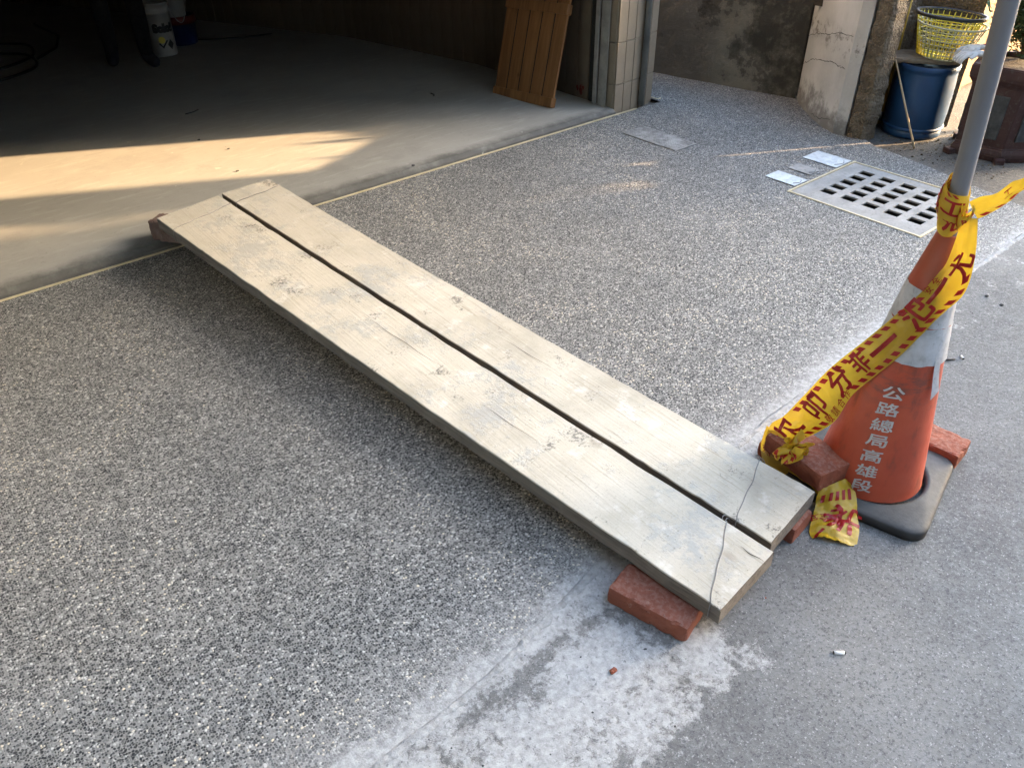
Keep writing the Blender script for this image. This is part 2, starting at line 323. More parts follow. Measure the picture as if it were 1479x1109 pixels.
MT = dict(
    pebble=mat_pebble(), road=mat_road(), floor=mat_floor(), dirt=mat_dirt(), ptop=mat_plank_top(), pside=mat_plank_side(), brick=mat_brick(),
    cone=mat_cone(), refl=mat_reflective(), tape=mat_tape('yellow_tape_film', (.64, .42, .03), (.50, .31, .016)), tred=mat_tape('red_tape_ink', (.45, .016, .014), (.34, .010, .010)),
    twhite=mat_plain('white_stencil_paint', (.36, .345, .34), (.56, .55, .545), 60, .7),
    stain=mat_stained_wall(), pillar=mat_pillar(), agg=mat_rough_agg(), agg2=mat_rough_agg('dark_aggregate', .55), rubber=mat_rubber(), grate=mat_grate(), film=mat_cover(), access=mat_access(), planter=mat_planter(),
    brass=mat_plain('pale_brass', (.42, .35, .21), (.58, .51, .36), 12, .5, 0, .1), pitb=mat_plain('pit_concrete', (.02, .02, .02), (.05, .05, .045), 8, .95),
    mortar=mat_plain('dried_mortar', (.20, .20, .195), (.42, .42, .41), 40, .9, 0, .9, 90, .005, obj=False),
    wire=mat_plain('rusty_grey_wire', (.16, .155, .15), (.27, .26, .25), 40, .5, .5), pole=mat_plain('grey_pvc_pipe', (.15, .155, .172), (.21, .215, .235), 9, .42, 0, .08, stretch=(1, 1, .15)),
    tile=mat_plain('beige_tile', (.20, .165, .125), (.255, .215, .165), 5, .45, 0, .1), joint=mat_plain('tile_grout', (.10, .09, .075), (.15, .13, .11), 8, .9),
    steel=mat_plain('dull_steel', (.22, .22, .215), (.36, .355, .34), 14, .5, .35, .15), shade_black=mat_plain('painted_gap_shade', (.01, .01, .01), (.02, .02, .02), 8, .7),  # the near-black stands in for shade in gaps and openings
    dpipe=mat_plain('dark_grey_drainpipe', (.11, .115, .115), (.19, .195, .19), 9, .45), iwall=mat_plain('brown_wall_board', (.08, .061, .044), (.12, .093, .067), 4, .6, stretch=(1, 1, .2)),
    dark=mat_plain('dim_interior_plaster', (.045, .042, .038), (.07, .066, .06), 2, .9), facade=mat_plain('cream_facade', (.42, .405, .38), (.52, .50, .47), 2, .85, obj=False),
    doorw=mat_wood('varnished_pine', (.16, .072, .025), (.30, .145, .055), obj=True), board=mat_wood('old_grey_board', (.14, .10, .065), (.26, .205, .145), st=(6, 40, 40)),
    barrel=mat_plain('blue_plastic', (.009, .038, .10), (.014, .058, .145), 6, .42, 0, .1, 30), basket=mat_plain('yellow_plastic', (.62, .50, .03), (.75, .62, .06), 8, .45), basketb=mat_plain('black_plastic_rim', (.015, .015, .015), (.03, .03, .03), 8, .45),
    basketg=mat_plain('faded_yellow_plastic', (.36, .36, .22), (.50, .50, .34), 8, .55), glove=mat_plain('white_cotton', (.42, .41, .39), (.56, .55, .53), 14, .95, 0, .6, 220, .003), gred=mat_plain('red_knit', (.35, .02, .04), (.45, .04, .06), 30, .95),
    panelg=mat_plain('grey_relief_panel', (.022, .025, .027), (.065, .068, .07), 24, .7, 0, .5, 60, .004), soil=mat_plain('dark_soil', (.03, .025, .018), (.07, .055, .04), 20, .98, 0, .8, 80, .01),
    leaf=mat_plain('dark_conifer_leaf', (.022, .045, .014), (.055, .085, .025), 9, .6), leaf2=mat_plain('palm_leaf', (.04, .075, .02), (.08, .12, .035), 4, .5), bark=mat_plain('brown_bark', (.07, .05, .035), (.14, .10, .07), 12, .95, 0, .8, 60, .006),
    ypipe=mat_plain('mustard_pipe', (.34, .22, .03), (.45, .31, .06), 8, .55), stick=mat_plain('bare_stick', (.40, .28, .16), (.55, .42, .27), 14, .8), owall=mat_plain('ochre_render', (.20, .125, .065), (.27, .175, .095), 5, .9, 0, .3, obj=False),
    cloth=mat_plain('black_trousers', (.003, .003, .0035), (.006, .006, .007), 9, .9), shoe=mat_plain('dark_shoe', (.008, .008, .012), (.016, .016, .022), 9, .7), skin=mat_plain('skin', (.38, .22, .15), (.45, .27, .19), 9, .55), hair=mat_plain('black_hair', (.01, .009, .008), (.02, .018, .016), 30, .5),
    shirt=mat_plain('dark_shirt', (.02, .022, .028), (.035, .038, .046), 9, .9),
    bucket=mat_plain('white_bucket', (.27, .26, .235), (.36, .35, .32), 7, .45), ink=mat_plain('black_marker', (.012, .012, .012), (.02, .02, .02), 9, .6), bblue=mat_plain('blue_bucket', (.006, .014, .06), (.010, .022, .09), 7, .45), bred=mat_plain('red_lid', (.09, .010, .008), (.13, .016, .013), 7, .5), byel=mat_plain('yellow_label', (.5, .42, .06), (.6, .5, .1), 9, .6),
    hose=mat_plain('black_hose', (.008, .008, .008), (.018, .018, .018), 9, .5), butt=mat_plain('cigarette_paper', (.70, .69, .66), (.80, .79, .77), 20, .8), ash=mat_plain('burnt_tip', (.04, .035, .03), (.09, .08, .07), 60, .95), pebb=mat_plain('dark_pebble', (.03, .03, .032), (.07, .07, .07), 30, .8),
    dustbrick=mat_plain('dusty_old_brick', (.115, .065, .052), (.20, .14, .12), 18, .95, 0, .8, 70, .005),
    tile2=mat_plain('beige_tile_shaded', (.10, .08, .058), (.14, .112, .084), 5, .5, 0, .1),  # beige tile again, coloured darker for the shade inside the garage
    crack=mat_plain('open_crack', (.012, .011, .010), (.03, .028, .025), 30, .95), glass=mat_plain('window_glass', (.02, .025, .03), (.03, .035, .04), 2, .08), roof=mat_plain('grey_roof_sheet', (.16, .16, .16), (.24, .24, .23), 3, .7),
)

# ------------------------------------------------------------------ mesh helpers
def link(name, bm, mat, parent=None, smooth=False, mats=None, loc=None, rot=None):
    me = bpy.data.meshes.new(name); bm.normal_update(); bm.to_mesh(me); bm.free()
    for mm in (mats or [mat]): me.materials.append(mm)
    if smooth:
        for f in me.polygons: f.use_smooth = True
    o = bpy.data.objects.new(name, me); COL.objects.link(o)
    if parent is not None: o.parent = parent
    if loc is not None: o.location = loc
    if rot is not None: o.rotation_euler = rot
    return o
def tag(o, label=None, cat=None, group=None, kind=None):
    if label: o['label'] = label
    if cat: o['category'] = cat
    if group: o['group'] = group
    if kind: o['kind'] = kind
    return o
def empty(name, loc, label, cat, group=None, rz=0.0):
    o = bpy.data.objects.new(name, None); COL.objects.link(o); o.location = loc; o.rotation_euler = (0, 0, rz)
    o.empty_display_size = .05
    bpy.context.view_layer.update()
    return tag(o, label, cat, group)
def inst(name, src, parent, loc=(0, 0, 0), rot=(0, 0, 0), scale=(1, 1, 1)):
    o = bpy.data.objects.new(name, src.data if hasattr(src, 'data') else src); COL.objects.link(o)
    o.parent = parent; o.location = loc; o.rotation_euler = rot; o.scale = scale; return o
def new(): return bmesh.new()
def box(bm, c, s, rz=0.0, rot=None, bev=0.0, mi=0):
    r = bmesh.ops.create_cube(bm, size=1.0)
    vs = r['verts']
    m = Matrix.Translation(c) @ (rot.to_4x4() if rot is not None else Matrix.Rotation(rz, 4, 'Z')) @ Matrix.Diagonal((*s, 1))
    bmesh.ops.transform(bm, matrix=m, verts=vs)
    fs = list({f for v in vs for f in v.link_faces})
    for f in fs: f.material_index = mi
    if bev > 0:
        es = list({e for v in vs for e in v.link_edges})
        bmesh.ops.bevel(bm, geom=es, offset=bev, segments=2, affect='EDGES', profile=.5)
    return vs
def tube(bm, pts, r, seg=8, cap=True, mi=0):
    pts = [Vector(p) for p in pts]; rings = []
    n = len(pts); rr = r if isinstance(r, (list, tuple)) else [r]*n
    prev = None
    for i, p in enumerate(pts):
        t = (pts[min(i+1, n-1)]-pts[max(i-1, 0)]).normalized()
        if prev is None:
            a = Vector((0, 0, 1)) if abs(t.z) < .9 else Vector((1, 0, 0)); u = t.cross(a).normalized()
        else: u = (prev - t*prev.dot(t)).normalized()
        prev = u; v = t.cross(u)
        rings.append([bm.verts.new(p+(u*math.cos(2*math.pi*k/seg)+v*math.sin(2*math.pi*k/seg))*rr[i]) for k in range(seg)])
    for a, b in zip(rings, rings[1:]):
        for k in range(seg):
            f = bm.faces.new((a[k], a[(k+1) % seg], b[(k+1) % seg], b[k])); f.smooth = True; f.material_index = mi
    if cap and seg > 2:
        bm.faces.new(rings[0][::-1]); bm.faces.new(rings[-1])
def lathe(bm, prof, seg=48, axis=Vector((0, 0, 0)), close=False, mi=0):
    rings = []
    for r, z in prof:
        if r < 1e-6: rings.append([bm.verts.new(axis+Vector((0, 0, z)))])
        else: rings.append([bm.verts.new(axis+Vector((r*math.cos(2*math.pi*k/seg), r*math.sin(2*math.pi*k/seg), z))) for k in range(seg)])
    for a, b in zip(rings, rings[1:]):
        for k in range(seg):
            k2 = (k+1) % seg
            if len(a) == 1 and len(b) == 1: continue
            if len(a) == 1: f = bm.faces.new((a[0], b[k2], b[k]))
            elif len(b) == 1: f = bm.faces.new((a[k], a[k2], b[0]))
            else: f = bm.faces.new((a[k], a[k2], b[k2], b[k]))
            f.smooth = True; f.material_index = mi
def prism(bm, poly, z0, z1, mi=0):
    lo = [bm.verts.new((x, y, z0)) for x, y in poly]; hi = [bm.verts.new((x, y, z1)) for x, y in poly]; n = len(poly)
    for i in range(n):
        f = bm.faces.new((lo[i], lo[(i+1) % n], hi[(i+1) % n], hi[i])); f.material_index = mi
    bm.faces.new(hi); bm.faces.new(lo[::-1])
    bmesh.ops.recalc_face_normals(bm, faces=bm.faces[:])
def sheet(bm, outer, holes, z):
    loops = [[Vector((x, y, z)) for x, y in outer]] + [[Vector((x, y, z)) for x, y in h] for h in holes]
    flat = [v for l in loops for v in l]; vs = [bm.verts.new(v) for v in flat]
    for t in tessellate_polygon(loops):
        try:
            f = bm.faces.new([vs[i] for i in t])
            f.normal_update()
            if f.normal.z < 0: f.normal_flip()
        except ValueError: pass
def rough_block(l, w, h, seed, amp=.0014, res=.0075, rnd=.0035):
    bm = new(); nx, ny, nz = max(3, int(l/res)), max(3, int(w/res)), max(3, int(h/res))
    verts = {}
    def V(i, j, k):
        if (i, j, k) not in verts:
            p = Vector(((i/nx-.5)*l, (j/ny-.5)*w, k/nz*h))
            q = Vector((max(-l/2+rnd, min(l/2-rnd, p.x)), max(-w/2+rnd, min(w/2-rnd, p.y)), max(rnd, min(h-rnd, p.z))))
            d = p-q
            if d.length > 1e-6: p = q+d.normalized()*min(d.length, rnd)
            s = Vector((seed*7.3, seed*3.1, seed))
            a = amp*(noise.fractal(p*28+s, .8, 2.1, 4)) + amp*.7*noise.noise(p*110+s)
            nd = sum(1 for t, m in ((i, nx), (j, ny), (k, nz)) if t in (0, m))
            if nd >= 2: a -= max(0, noise.noise(p*45+s*2))*amp*5.0
            if nd == 3: a -= amp*1.2
            c = p-Vector((0, 0, h/2)); p = p+Vector((c.x/l, c.y/w, c.z/h)).normalized()*a
            if k == 0: p.z = max(0, p.z)
            verts[(i, j, k)] = bm.verts.new(p)
        return verts[(i, j, k)]
    def q(a, b, c, d): bm.faces.new((a, b, c, d))
    for i in range(nx):
        for j in range(ny):
            q(V(i, j, nz), V(i+1, j, nz), V(i+1, j+1, nz), V(i, j+1, nz)); q(V(i, j, 0), V(i, j+1, 0), V(i+1, j+1, 0), V(i+1, j, 0))
    for i in range(nx):
        for k in range(nz):
            q(V(i, 0, k), V(i+1, 0, k), V(i+1, 0, k+1), V(i, 0, k+1)); q(V(i, ny, k), V(i, ny, k+1), V(i+1, ny, k+1), V(i+1, ny, k))
    for j in range(ny):
        for k in range(nz):
            q(V(0, j, k), V(0, j, k+1), V(0, j+1, k+1), V(0, j+1, k)); q(V(nx, j, k), V(nx, j+1, k), V(nx, j+1, k+1), V(nx, j, k+1))
    return bm
_txt = {}
def text_bm(s, size=1.0, offset=0.0, slices=0.0, shear=0.0):
    """flat glyphs as a mesh centred on the origin, cap height about `size`"""
    cu = bpy.data.curves.new('t', 'FONT'); cu.body = s; cu.size = size; cu.align_x = 'CENTER'; cu.align_y = 'CENTER'
    cu.resolution_u = 3; cu.offset = offset; cu.shear = shear; cu.fill_mode = 'BOTH'
    o = bpy.data.objects.new('t', cu); COL.objects.link(o)
    dg = bpy.context.evaluated_depsgraph_get(); me = o.evaluated_get(dg).to_mesh()
    bm = new(); bm.from_mesh(me); o.evaluated_get(dg).to_mesh_clear()
    bpy.data.objects.remove(o); bpy.data.curves.remove(cu)
    if bm.verts:
        xs = [v.co.x for v in bm.verts]; ys = [v.co.y for v in bm.verts]
        c = Vector(((min(xs)+max(xs))/2, (min(ys)+max(ys))/2, 0))
        for v in bm.verts: v.co -= c
        if slices:
            for ax in (0, 1):
                lo = min(v.co[ax] for v in bm.verts); hi = max(v.co[ax] for v in bm.verts); k = lo+slices
                while k < hi:
                    co = Vector((0, 0, 0)); co[ax] = k; no = Vector((0, 0, 0)); no[ax] = 1
                    bmesh.ops.bisect_plane(bm, geom=bm.verts[:]+bm.edges[:]+bm.faces[:], plane_co=co, plane_no=no); k += slices
    return bm
def join_bm(dst, src, fn, mi=0, flip=False):
    mp = {}
    for v in src.verts: mp[v] = dst.verts.new(fn(v.co))
    for f in src.faces:
        try:
            vs = [mp[v] for v in f.verts]
            nf = dst.faces.new(vs[::-1] if flip else vs); nf.material_index = mi
        except ValueError: pass
    src.free()

# ================================================================== GROUND
PIT = [(2.440, -1.965), (2.962, -1.965), (2.962, -1.365), (2.440, -1.365)]
bm = new(); sheet(bm, [(-120, -120), (120, -120), (120, 120), (-120, 120)], [PIT], -.022)
tag(link('ground', bm, MT['dirt']), kind='structure')
bm = new()
edge = []
x = -9.0
def road_edge(x):
    pts = [(-9, -2.47), (-.58, -2.45), (-.30, -2.44), (-.05, -2.40), (.14, -2.37), (.79, -2.31), (1.46, -2.28), (2.02, -2.262), (2.8, -2.26), (9, -2.26)]
    for (a, b), (c, d) in zip(pts, pts[1:]):
        if a <= x <= c: return b+(d-b)*(x-a)/(c-a)
    return pts[-1][1]
re_pts = []
x = -9.0
while x <= 3.06:
    re_pts.append((x, road_edge(x)+.010*noise.noise(Vector((x*6, 0, 3)))+.006*noise.noise(Vector((x*25, 0, 5))))); x += .04
back = [(3.06, -2.15), (3.10, -2.02), (3.15, -1.82), (3.215, -1.60), (3.25, -1.445), (3.285, -1.28), (3.40, -1.10), (3.75, -.55), (3.60, .6), (3.60, 3.0), (3.02, 3.0), (3.02, .006), (-9, .006)]
bm = new(); sheet(bm, re_pts+back, [[(2.411, -1.994), (2.991, -1.994), (2.991, -1.336), (2.411, -1.336)]], 0.0)
tag(link('pavement', bm, MT['pebble']), kind='structure')
bm = new(); sheet(bm, [(-60, -60), (60, -60), (60, -2.2), (3.3, -2.2), (3.0, -2.2), (3.0, -2.16), (-9, -2.16), (-60, -2.4)], [], -.003)
tag(link('road', bm, MT['road']), kind='structure')
# lumpy mortar fillet between paving and road
bm = new(); prev = None; x = -4.0
while x < 3.05:
    y0 = road_edge(x)-.006+.008*noise.noise(Vector((x*23, 6, 0))); ww = max(.004, .013+.012*noise.noise(Vector((x*5, 1, 0)))+.009*noise.noise(Vector((x*37, 3, 0))))
    row = []
    for k in range(9):
        t = k/8; y = y0+ww*.9-t*ww*2.0
        hgt = math.sin(math.pi*t)**.7*(.0045+.0045*noise.noise(Vector((x*9, y*12, 0)))+.0035*noise.noise(Vector((x*70, y*70, 2)))) 
        row.append(bm.verts.new((x, y, -.0045+max(0, hgt) if 0 < k < 8 else -.006)))
    if prev:
        for k in range(8):
            f = bm.faces.new((prev[k], prev[k+1], row[k+1], row[k])); f.smooth = True
    prev = row; x += .008
bmesh.ops.recalc_face_normals(bm, faces=bm.faces[:])
tag(link('mortar_fillet', bm, MT['mortar']), kind='structure')
# garage slab with a worn front edge
bm = new(); nx = 260; prev = None
for i in range(nx+1):
    x = -6.5+i*(2.63+6.5)/nx
    yf = .022+.010*noise.noise(Vector((x*7, 0, 0)))+.006*noise.noise(Vector((x*31, 4, 0)))
    row = [bm.verts.new((x, yf-.006, -.01)), bm.verts.new((x, yf, .012+.006*noise.noise(Vector((x*20, 9, 0))))), bm.verts.new((x, yf+.022, .026)), bm.verts.new((x, yf+.06, .030)), bm.verts.new((x, 7.5, .030))]
    if prev:
        for k in range(4): bm.faces.new((prev[k], row[k], row[k+1], prev[k+1]))
    prev = row
bmesh.ops.recalc_face_normals(bm, faces=bm.faces[:])
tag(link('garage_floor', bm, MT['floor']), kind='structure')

# brass edging
bm = new(); box(bm, (-2.1, .006, .001), (9.8, .009, .008)); 
tag(link('edging_strip', bm, MT['brass']), 'long thin brass edging strip along the foot of the garage slab', 'edging strip')
bm = new(); box(bm, (3.05, .048, .001), (.035, .008, .008), rz=.2); box(bm, (3.035, .075, .001), (.008, .05, .008))
tag(link('edging_strip', bm, MT['brass']), 'short brass corner strip beside the foot of the tiled column', 'edging strip')

# ================================================================== GARAGE BUILDING
gb = empty('garage_building', (2.63, .04, 0), 'garage building with beige tiled column and dark open interior', 'building')
def gpart(name, bm, mat, parent=gb, smooth=False):
    o = link(name, bm, mat, None, smooth); o.parent = parent
    o.matrix_parent_inverse = Matrix.Translation(-Vector((2.63, .04, 0))) if parent is gb else Matrix.Identity(4)
    return o
bm = new(); prism(bm, [(2.640, .050), (2.86, .066), (3.02, .105), (3.02, 7.5), (2.80, 7.5), (2.80, .25), (2.640, .25)], -.02, 5.0)
gpart('column', bm, MT['joint'])
# tiles, one mesh shared
def tile_mesh(w, h, d=.012):
    bm = new(); box(bm, (0, 0, 0), (w, d, h), bev=.0018)
    me = bpy.data.meshes.new('tile'); bm.to_mesh(me); bm.free(); me.materials.append(MT['tile']); return me
TR = [(-.075, .162)]
while TR[-1][1] < 2.5: TR.append((TR[-1][1], TR[-1][1]+.234))
widths = {}
def add_tile(x0, y0, x1, y1, z0, z1):
    w = math.hypot(x1-x0, y1-y0)-.004; h = z1-z0-.004; key = (round(w, 3), round(h, 3))
    if key not in widths: widths[key] = tile_mesh(w, h)
    a = math.atan2(y1-y0, x1-x0)
    o = bpy.data.objects.new('tile', widths[key]); COL.objects.link(o); o.parent = gb
    o.location = Vector(((x0+x1)/2, (y0+y1)/2, (z0+z1)/2))-Vector((2.63, .04, 0)); o.rotation_euler = (random.uniform(-.004, .004), 0, a)
P0, P1, P2 = (2.632, .043), (2.864, .060), (3.026, .099)
for z0, z1 in TR:
    for k in range(3):
        t0, t1 = k/3, (k+1)/3
        add_tile(P0[0]+(P1[0]-P0[0])*t0, P0[1]+(P1[1]-P0[1])*t0, P0[0]+(P1[0]-P0[0])*t1, P0[1]+(P1[1]-P0[1])*t1, z0, z1)
    for k in range(2):
        t0, t1 = k/2, (k+1)/2
        add_tile(P1[0]+(P2[0]-P1[0])*t0, P1[1]+(P2[1]-P1[1])*t0, P1[0]+(P2[0]-P1[0])*t1, P1[1]+(P2[1]-P1[1])*t1, z0, z1)
    add_tile(2.634, .112, 2.634, .048, z0, z1)
bm = new(); tube(bm, [(2.868, .034, 0.0), (2.868, .034, 3.2)], .0185, 20)
dp = gpart('drainpipe', bm, MT['dpipe'])
for z in (1.2, 2.4):
    bm = new(); tube(bm, [(2.868, .034, z), (2.868, .034, z+.05)], .022, 20); link('pipe_collar', bm, MT['dpipe'], dp)
bm = new(); box(bm, (2.625, .150, 1.3), (.03, .012, 2.6)); box(bm, (2.612, .118, 1.3), (.006, .052, 2.6)); box(bm, (2.606, .180, 1.3), (.012, .03, 2.6), bev=.003)
gpart('shutter_rail', bm, MT['steel'])
bm = new(); box(bm, (2.632, .225, 1.3), (.012, .052, 2.6)); gpart('rail_slot_shade', bm, MT['shade_black'])  # black strip painted where the rail gap lies in shade
# inner wall: boards along a polyline
poly = [(2.64, .262), (2.643, .47), (2.655, 1.30), (2.37, 2.72), (1.72, 4.15), (.9, 5.8), (.2, 7.2)]
bw_ = {}
for (a, b), (c, d) in zip(poly, poly[1:]):
    L = math.hypot(c-a, d-b); n = max(1, round(L/.105)); ang = math.atan2(d-b, c-a)
    key = round(L/n, 4)
    bm = new(); box(bm, (0, 0, 0), (L/n-.004, .02, 2.7), bev=.002); me = bpy.data.meshes.new('wall_board'); bm.to_mesh(me); bm.free(); 
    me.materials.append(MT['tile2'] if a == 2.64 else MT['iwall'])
    for k in range(n):
        t = (k+.5)/n; o = bpy.data.objects.new('wall_board', me); COL.objects.link(o); o.parent = gb
        o.location = Vector((a+(c-a)*t, b+(d-b)*t, 1.35))-Vector((2.63, .04, 0)); o.rotation_euler = (0, 0, ang)
bm = new()
off = .014
for (a, b), (c, d) in zip(poly, poly[1:]):
    ang = math.atan2(d-b, c-a); nx_, ny_ = math.sin(ang), -math.cos(ang)
    s = off if nx_ > 0 else -off
    box(bm, ((a+c)/2+nx_*(.018), (b+d)/2+ny_*(.018), 1.35), (math.hypot(c-a, d-b)+.02, .014, 2.7), rz=ang)
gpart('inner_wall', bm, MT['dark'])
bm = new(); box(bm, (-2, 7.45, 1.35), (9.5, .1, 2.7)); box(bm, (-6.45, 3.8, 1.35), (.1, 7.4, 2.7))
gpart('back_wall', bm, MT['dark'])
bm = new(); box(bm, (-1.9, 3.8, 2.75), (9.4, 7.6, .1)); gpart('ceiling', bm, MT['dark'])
bm = new(); box(bm, (-1.95, .13, 3.06), (9.16, .16, 3.9)); box(bm, (-3.94, .13, .54), (5.18, .16, 1.138)); gpart('facade', bm, MT['facade'])  # front brought low and opening narrowed, unseen, to darken the garage
bm = new(); box(bm, (-1.9, 3.8, 5.05), (10.0, 7.9, .1)); gpart('roof', bm, MT['roof'])
bm = new(); box(bm, (-3.2, -1.15, 2.7), (12.0, 2.4, .06)); gpart('shade_awning', bm, MT['roof'])  # unseen awning, added to cut the light from overhead
# red paint smudge at the foot of the wall by the rail
bm = new()
for k in range(9):
    a = random.uniform(0, 6.28); cy, cz = .315+random.gauss(0, .014), .085+random.gauss(0, .024)
    r = random.uniform(.006, .014); vs = [bm.verts.new((2.6285-.0002*k, cy+r*math.cos(t*math.pi/4)*random.uniform(.6, 1.2), cz+r*1.4*math.sin(t*math.pi/4)*random.uniform(.6, 1.2))) for t in range(8)]
    bm.faces.new(vs)
gpart('paint_smudge', bm, MT['bred'])

# leaning plank door
fa, fb = Vector((2.357, .281, .031)), Vector((2.312, .776, .031))
ux = (fb-fa).normalized(); tilt = Vector((.285, 0, .955)).normalized()
uz = (tilt + Vector((0, .07, 0))).normalized(); ux = (ux-uz*ux.dot(uz)).normalized(); uy = uz.cross(ux)
DM = Matrix((ux, uy, uz)).transposed()
wd = bpy.data.objects.new('plank_door', None); COL.objects.link(wd)
wd.matrix_world = Matrix.Translation(fa) @ DM.to_4x4()
tag(wd, 'varnished pine plank door leaning against the inner garage wall', 'door')
DW = .497; bwid = (DW-.006*4)/5
def shared_box(name, s, mat, bev=.003):
    bm = new(); box(bm, (0, 0, 0), s, bev=bev); me = bpy.data.meshes.new(name); bm.to_mesh(me); bm.free(); me.materials.append(mat); return me
bd = shared_box('board', (bwid-.004, .016, .98), MT['doorw'], .003)
for k in range(5):
    o = bpy.data.objects.new('board', bd); COL.objects.link(o); o.parent = wd; o.location = (bwid/2+k*(bwid+.006), .012*0, .49)
rl = shared_box('rail', (DW, .014, .055), MT['doorw'], .003)
for z in (.0285, .540, .955):
    o = bpy.data.objects.new('rail', rl); COL.objects.link(o); o.parent = wd; o.location = (DW/2, (.0151 if False else -.0152)*1, z)
for z in (.0285, .540, .955):
    o = bpy.data.objects.new('rail', rl); COL.objects.link(o); o.parent = wd; o.location = (DW/2, .0152, z)
bm = new(); box(bm, (DW/2, 0, .5), (DW-.01, .006, .97)); link('backing', bm, MT['shade_black'], wd)

# hose coil
bm = new()
for (cx, cy, r, z) in [(-.10, 3.98, .47, .040), (-.16, 3.62, .46, .046)]:
    pts = []
    for k in range(49):
        a = 2*math.pi*k/48; rr = r*(1+.05*math.sin(3*a+cx*9)); pts.append((cx+rr*math.cos(a), cy+rr*.95*math.sin(a), z+.004*math.sin(5*a)))
    tube(bm, pts, .0095, 8, cap=False)
tube(bm, [(.30, 3.62, .045), (.5, 3.9, .042), (.62, 4.3, .042), (.58, 4.9, .042)], .0095, 8)
tag(link('cable_coil', bm, MT['hose']), 'black cable lying in loose loops on the dark garage floor', 'cable')
bm = new(); tube(bm, [(1.30, 3.5, .040), (1.5, 3.35, .038), (1.72, 3.25, .038), (1.95, 3.2, .038)], .006, 6)
tag(link('cable', bm, MT['hose']), 'thin dark cable on the garage floor right of the buckets', 'cable')

# buckets
def bucket(name, loc, r, h, mat, label, cat='bucket', lip=True):
    e = empty(name, loc, label, cat, 'buckets in the garage')
    bm = new(); lathe(bm, [(0, 0), (r*.88, 0), (r*.9, .004), (r*.97, h*.8), (r*1.03, h*.8), (r*1.03, h*.84), (r*.985, h*.85), (r, h*.95), (r*1.05, h*.95), (r*1.05, h), (r*.97, h), (r*.86, .01), (0, .01)], 40)
    link('body', bm, mat, e); return e
wbk = bucket('paint_bucket', (1.075, 3.17, .031), .098, .36, MT['bucket'], 'white bucket with black handwriting behind the standing person')
def bucket_text(s, size, zc, ang0, e, mat, r0, mats='lettering'):
    bm = new(); src = text_bm(s, size, .008, .01)
    def fn(c):
        a = ang0+c.x/r0; rr = r0*(.9+.08*(zc+c.y)/.29)+.0035
        return Vector((rr*math.cos(a), rr*math.sin(a), zc+c.y))
    join_bm(bm, src, fn); link(mats, bm, mat, e)
vdir = math.atan2(-3.239-3.17, -.86-1.075)
bucket_text('Solo!', .07, .195, vdir+.25, wbk, MT['ink'], .098)
bm = new()
src = new(); d = [src.verts.new(v) for v in ((-.026, 0, 0), (0, -.036, 0), (.026, 0, 0), (0, .036, 0))]; src.faces.new(d)
def wrapb(ca, zc):
    def fn(c):
        a = ca+c.x/.098; rr = .098*(.9+.08*(zc+c.y)/.29)+.004
        return Vector((rr*math.cos(a), rr*math.sin(a), zc+c.y))
    return fn
join_bm(bm, src, wrapb(vdir+.62, .08)); 
src = new(); d = [src.verts.new(v) for v in ((-.034, .004, 0), (-.026, .012, 0), (-.008, -.012, 0), (.03, .03, 0), (.036, .022, 0), (-.006, -.028, 0))]; src.faces.new(d)
join_bm(bm, src, wrapb(vdir+.05, .085)); link('hazard_mark', bm, MT['ink'], wbk)
bm = new(); src = new(); d = [src.verts.new((.024*math.cos(k*math.pi/8), .024*math.sin(k*math.pi/8), 0)) for k in range(16)]; src.faces.new(d)
join_bm(bm, src, wrapb(vdir-.02, .115)); link('label_patch', bm, MT['byel'], wbk)
b2 = bucket('paint_bucket', (1.31, 3.42, .031), .12, .20, MT['bblue'], 'blue bucket with red rim under a smaller white pail')
bm = new(); lathe(bm, [(.122, .150), (.1275, .150), (.1275, .205), (.118, .205)], 40); link('rim', bm, MT['bred'], b2)
b3 = bucket('paint_bucket', (1.29, 3.40, .232), .085, .16, MT['bucket'], 'small white pail standing on top of the blue bucket')
bm = new(); tube(bm, [(-.08+.16*k/16-.01, -.095-.03*math.sin(math.pi*k/16), .13-.16*math.sin(math.pi*k/16)) for k in range(17)], .003, 6); link('handle', bm, MT['steel'], b3)

# debris on the garage floor
for (px, py, L, a, lab) in [(.687, 1.666, .05, .3, 'bent dark twig on the shaded garage floor'), (1.972, .982, .03, 1.2, 'dark scrap on the garage floor in front of the plank door')]:
    bm = new(); tube(bm, [(-L, .0, .004), (-.2*L, -.25*L, .006), (.3*L, -.1*L, .004), (L, .12*L, .004)], .003, 6)
    tag(link('twig', bm, MT['pebb'], loc=(px, py, .031), rot=(0, 0, a)), lab, 'twig')
for i, (px, py, lab) in enumerate([(.525, 1.163, 'dark pebble at the upper border of the sunlit floor band'), (.494, .583, 'dark pebble at the lower border of the sunlit floor band'), (1.204, .058, 'dark pebble by the slab edge right of the planks'), (.591, .918, 'tiny dark pebble in the middle of the sunlit floor band')]):
    tag(link('pebble', rough_block(.016, .011, .007, 40+i, .002, .004, .003), MT['pebb'], loc=(px, py, .030)), lab, 'pebble')

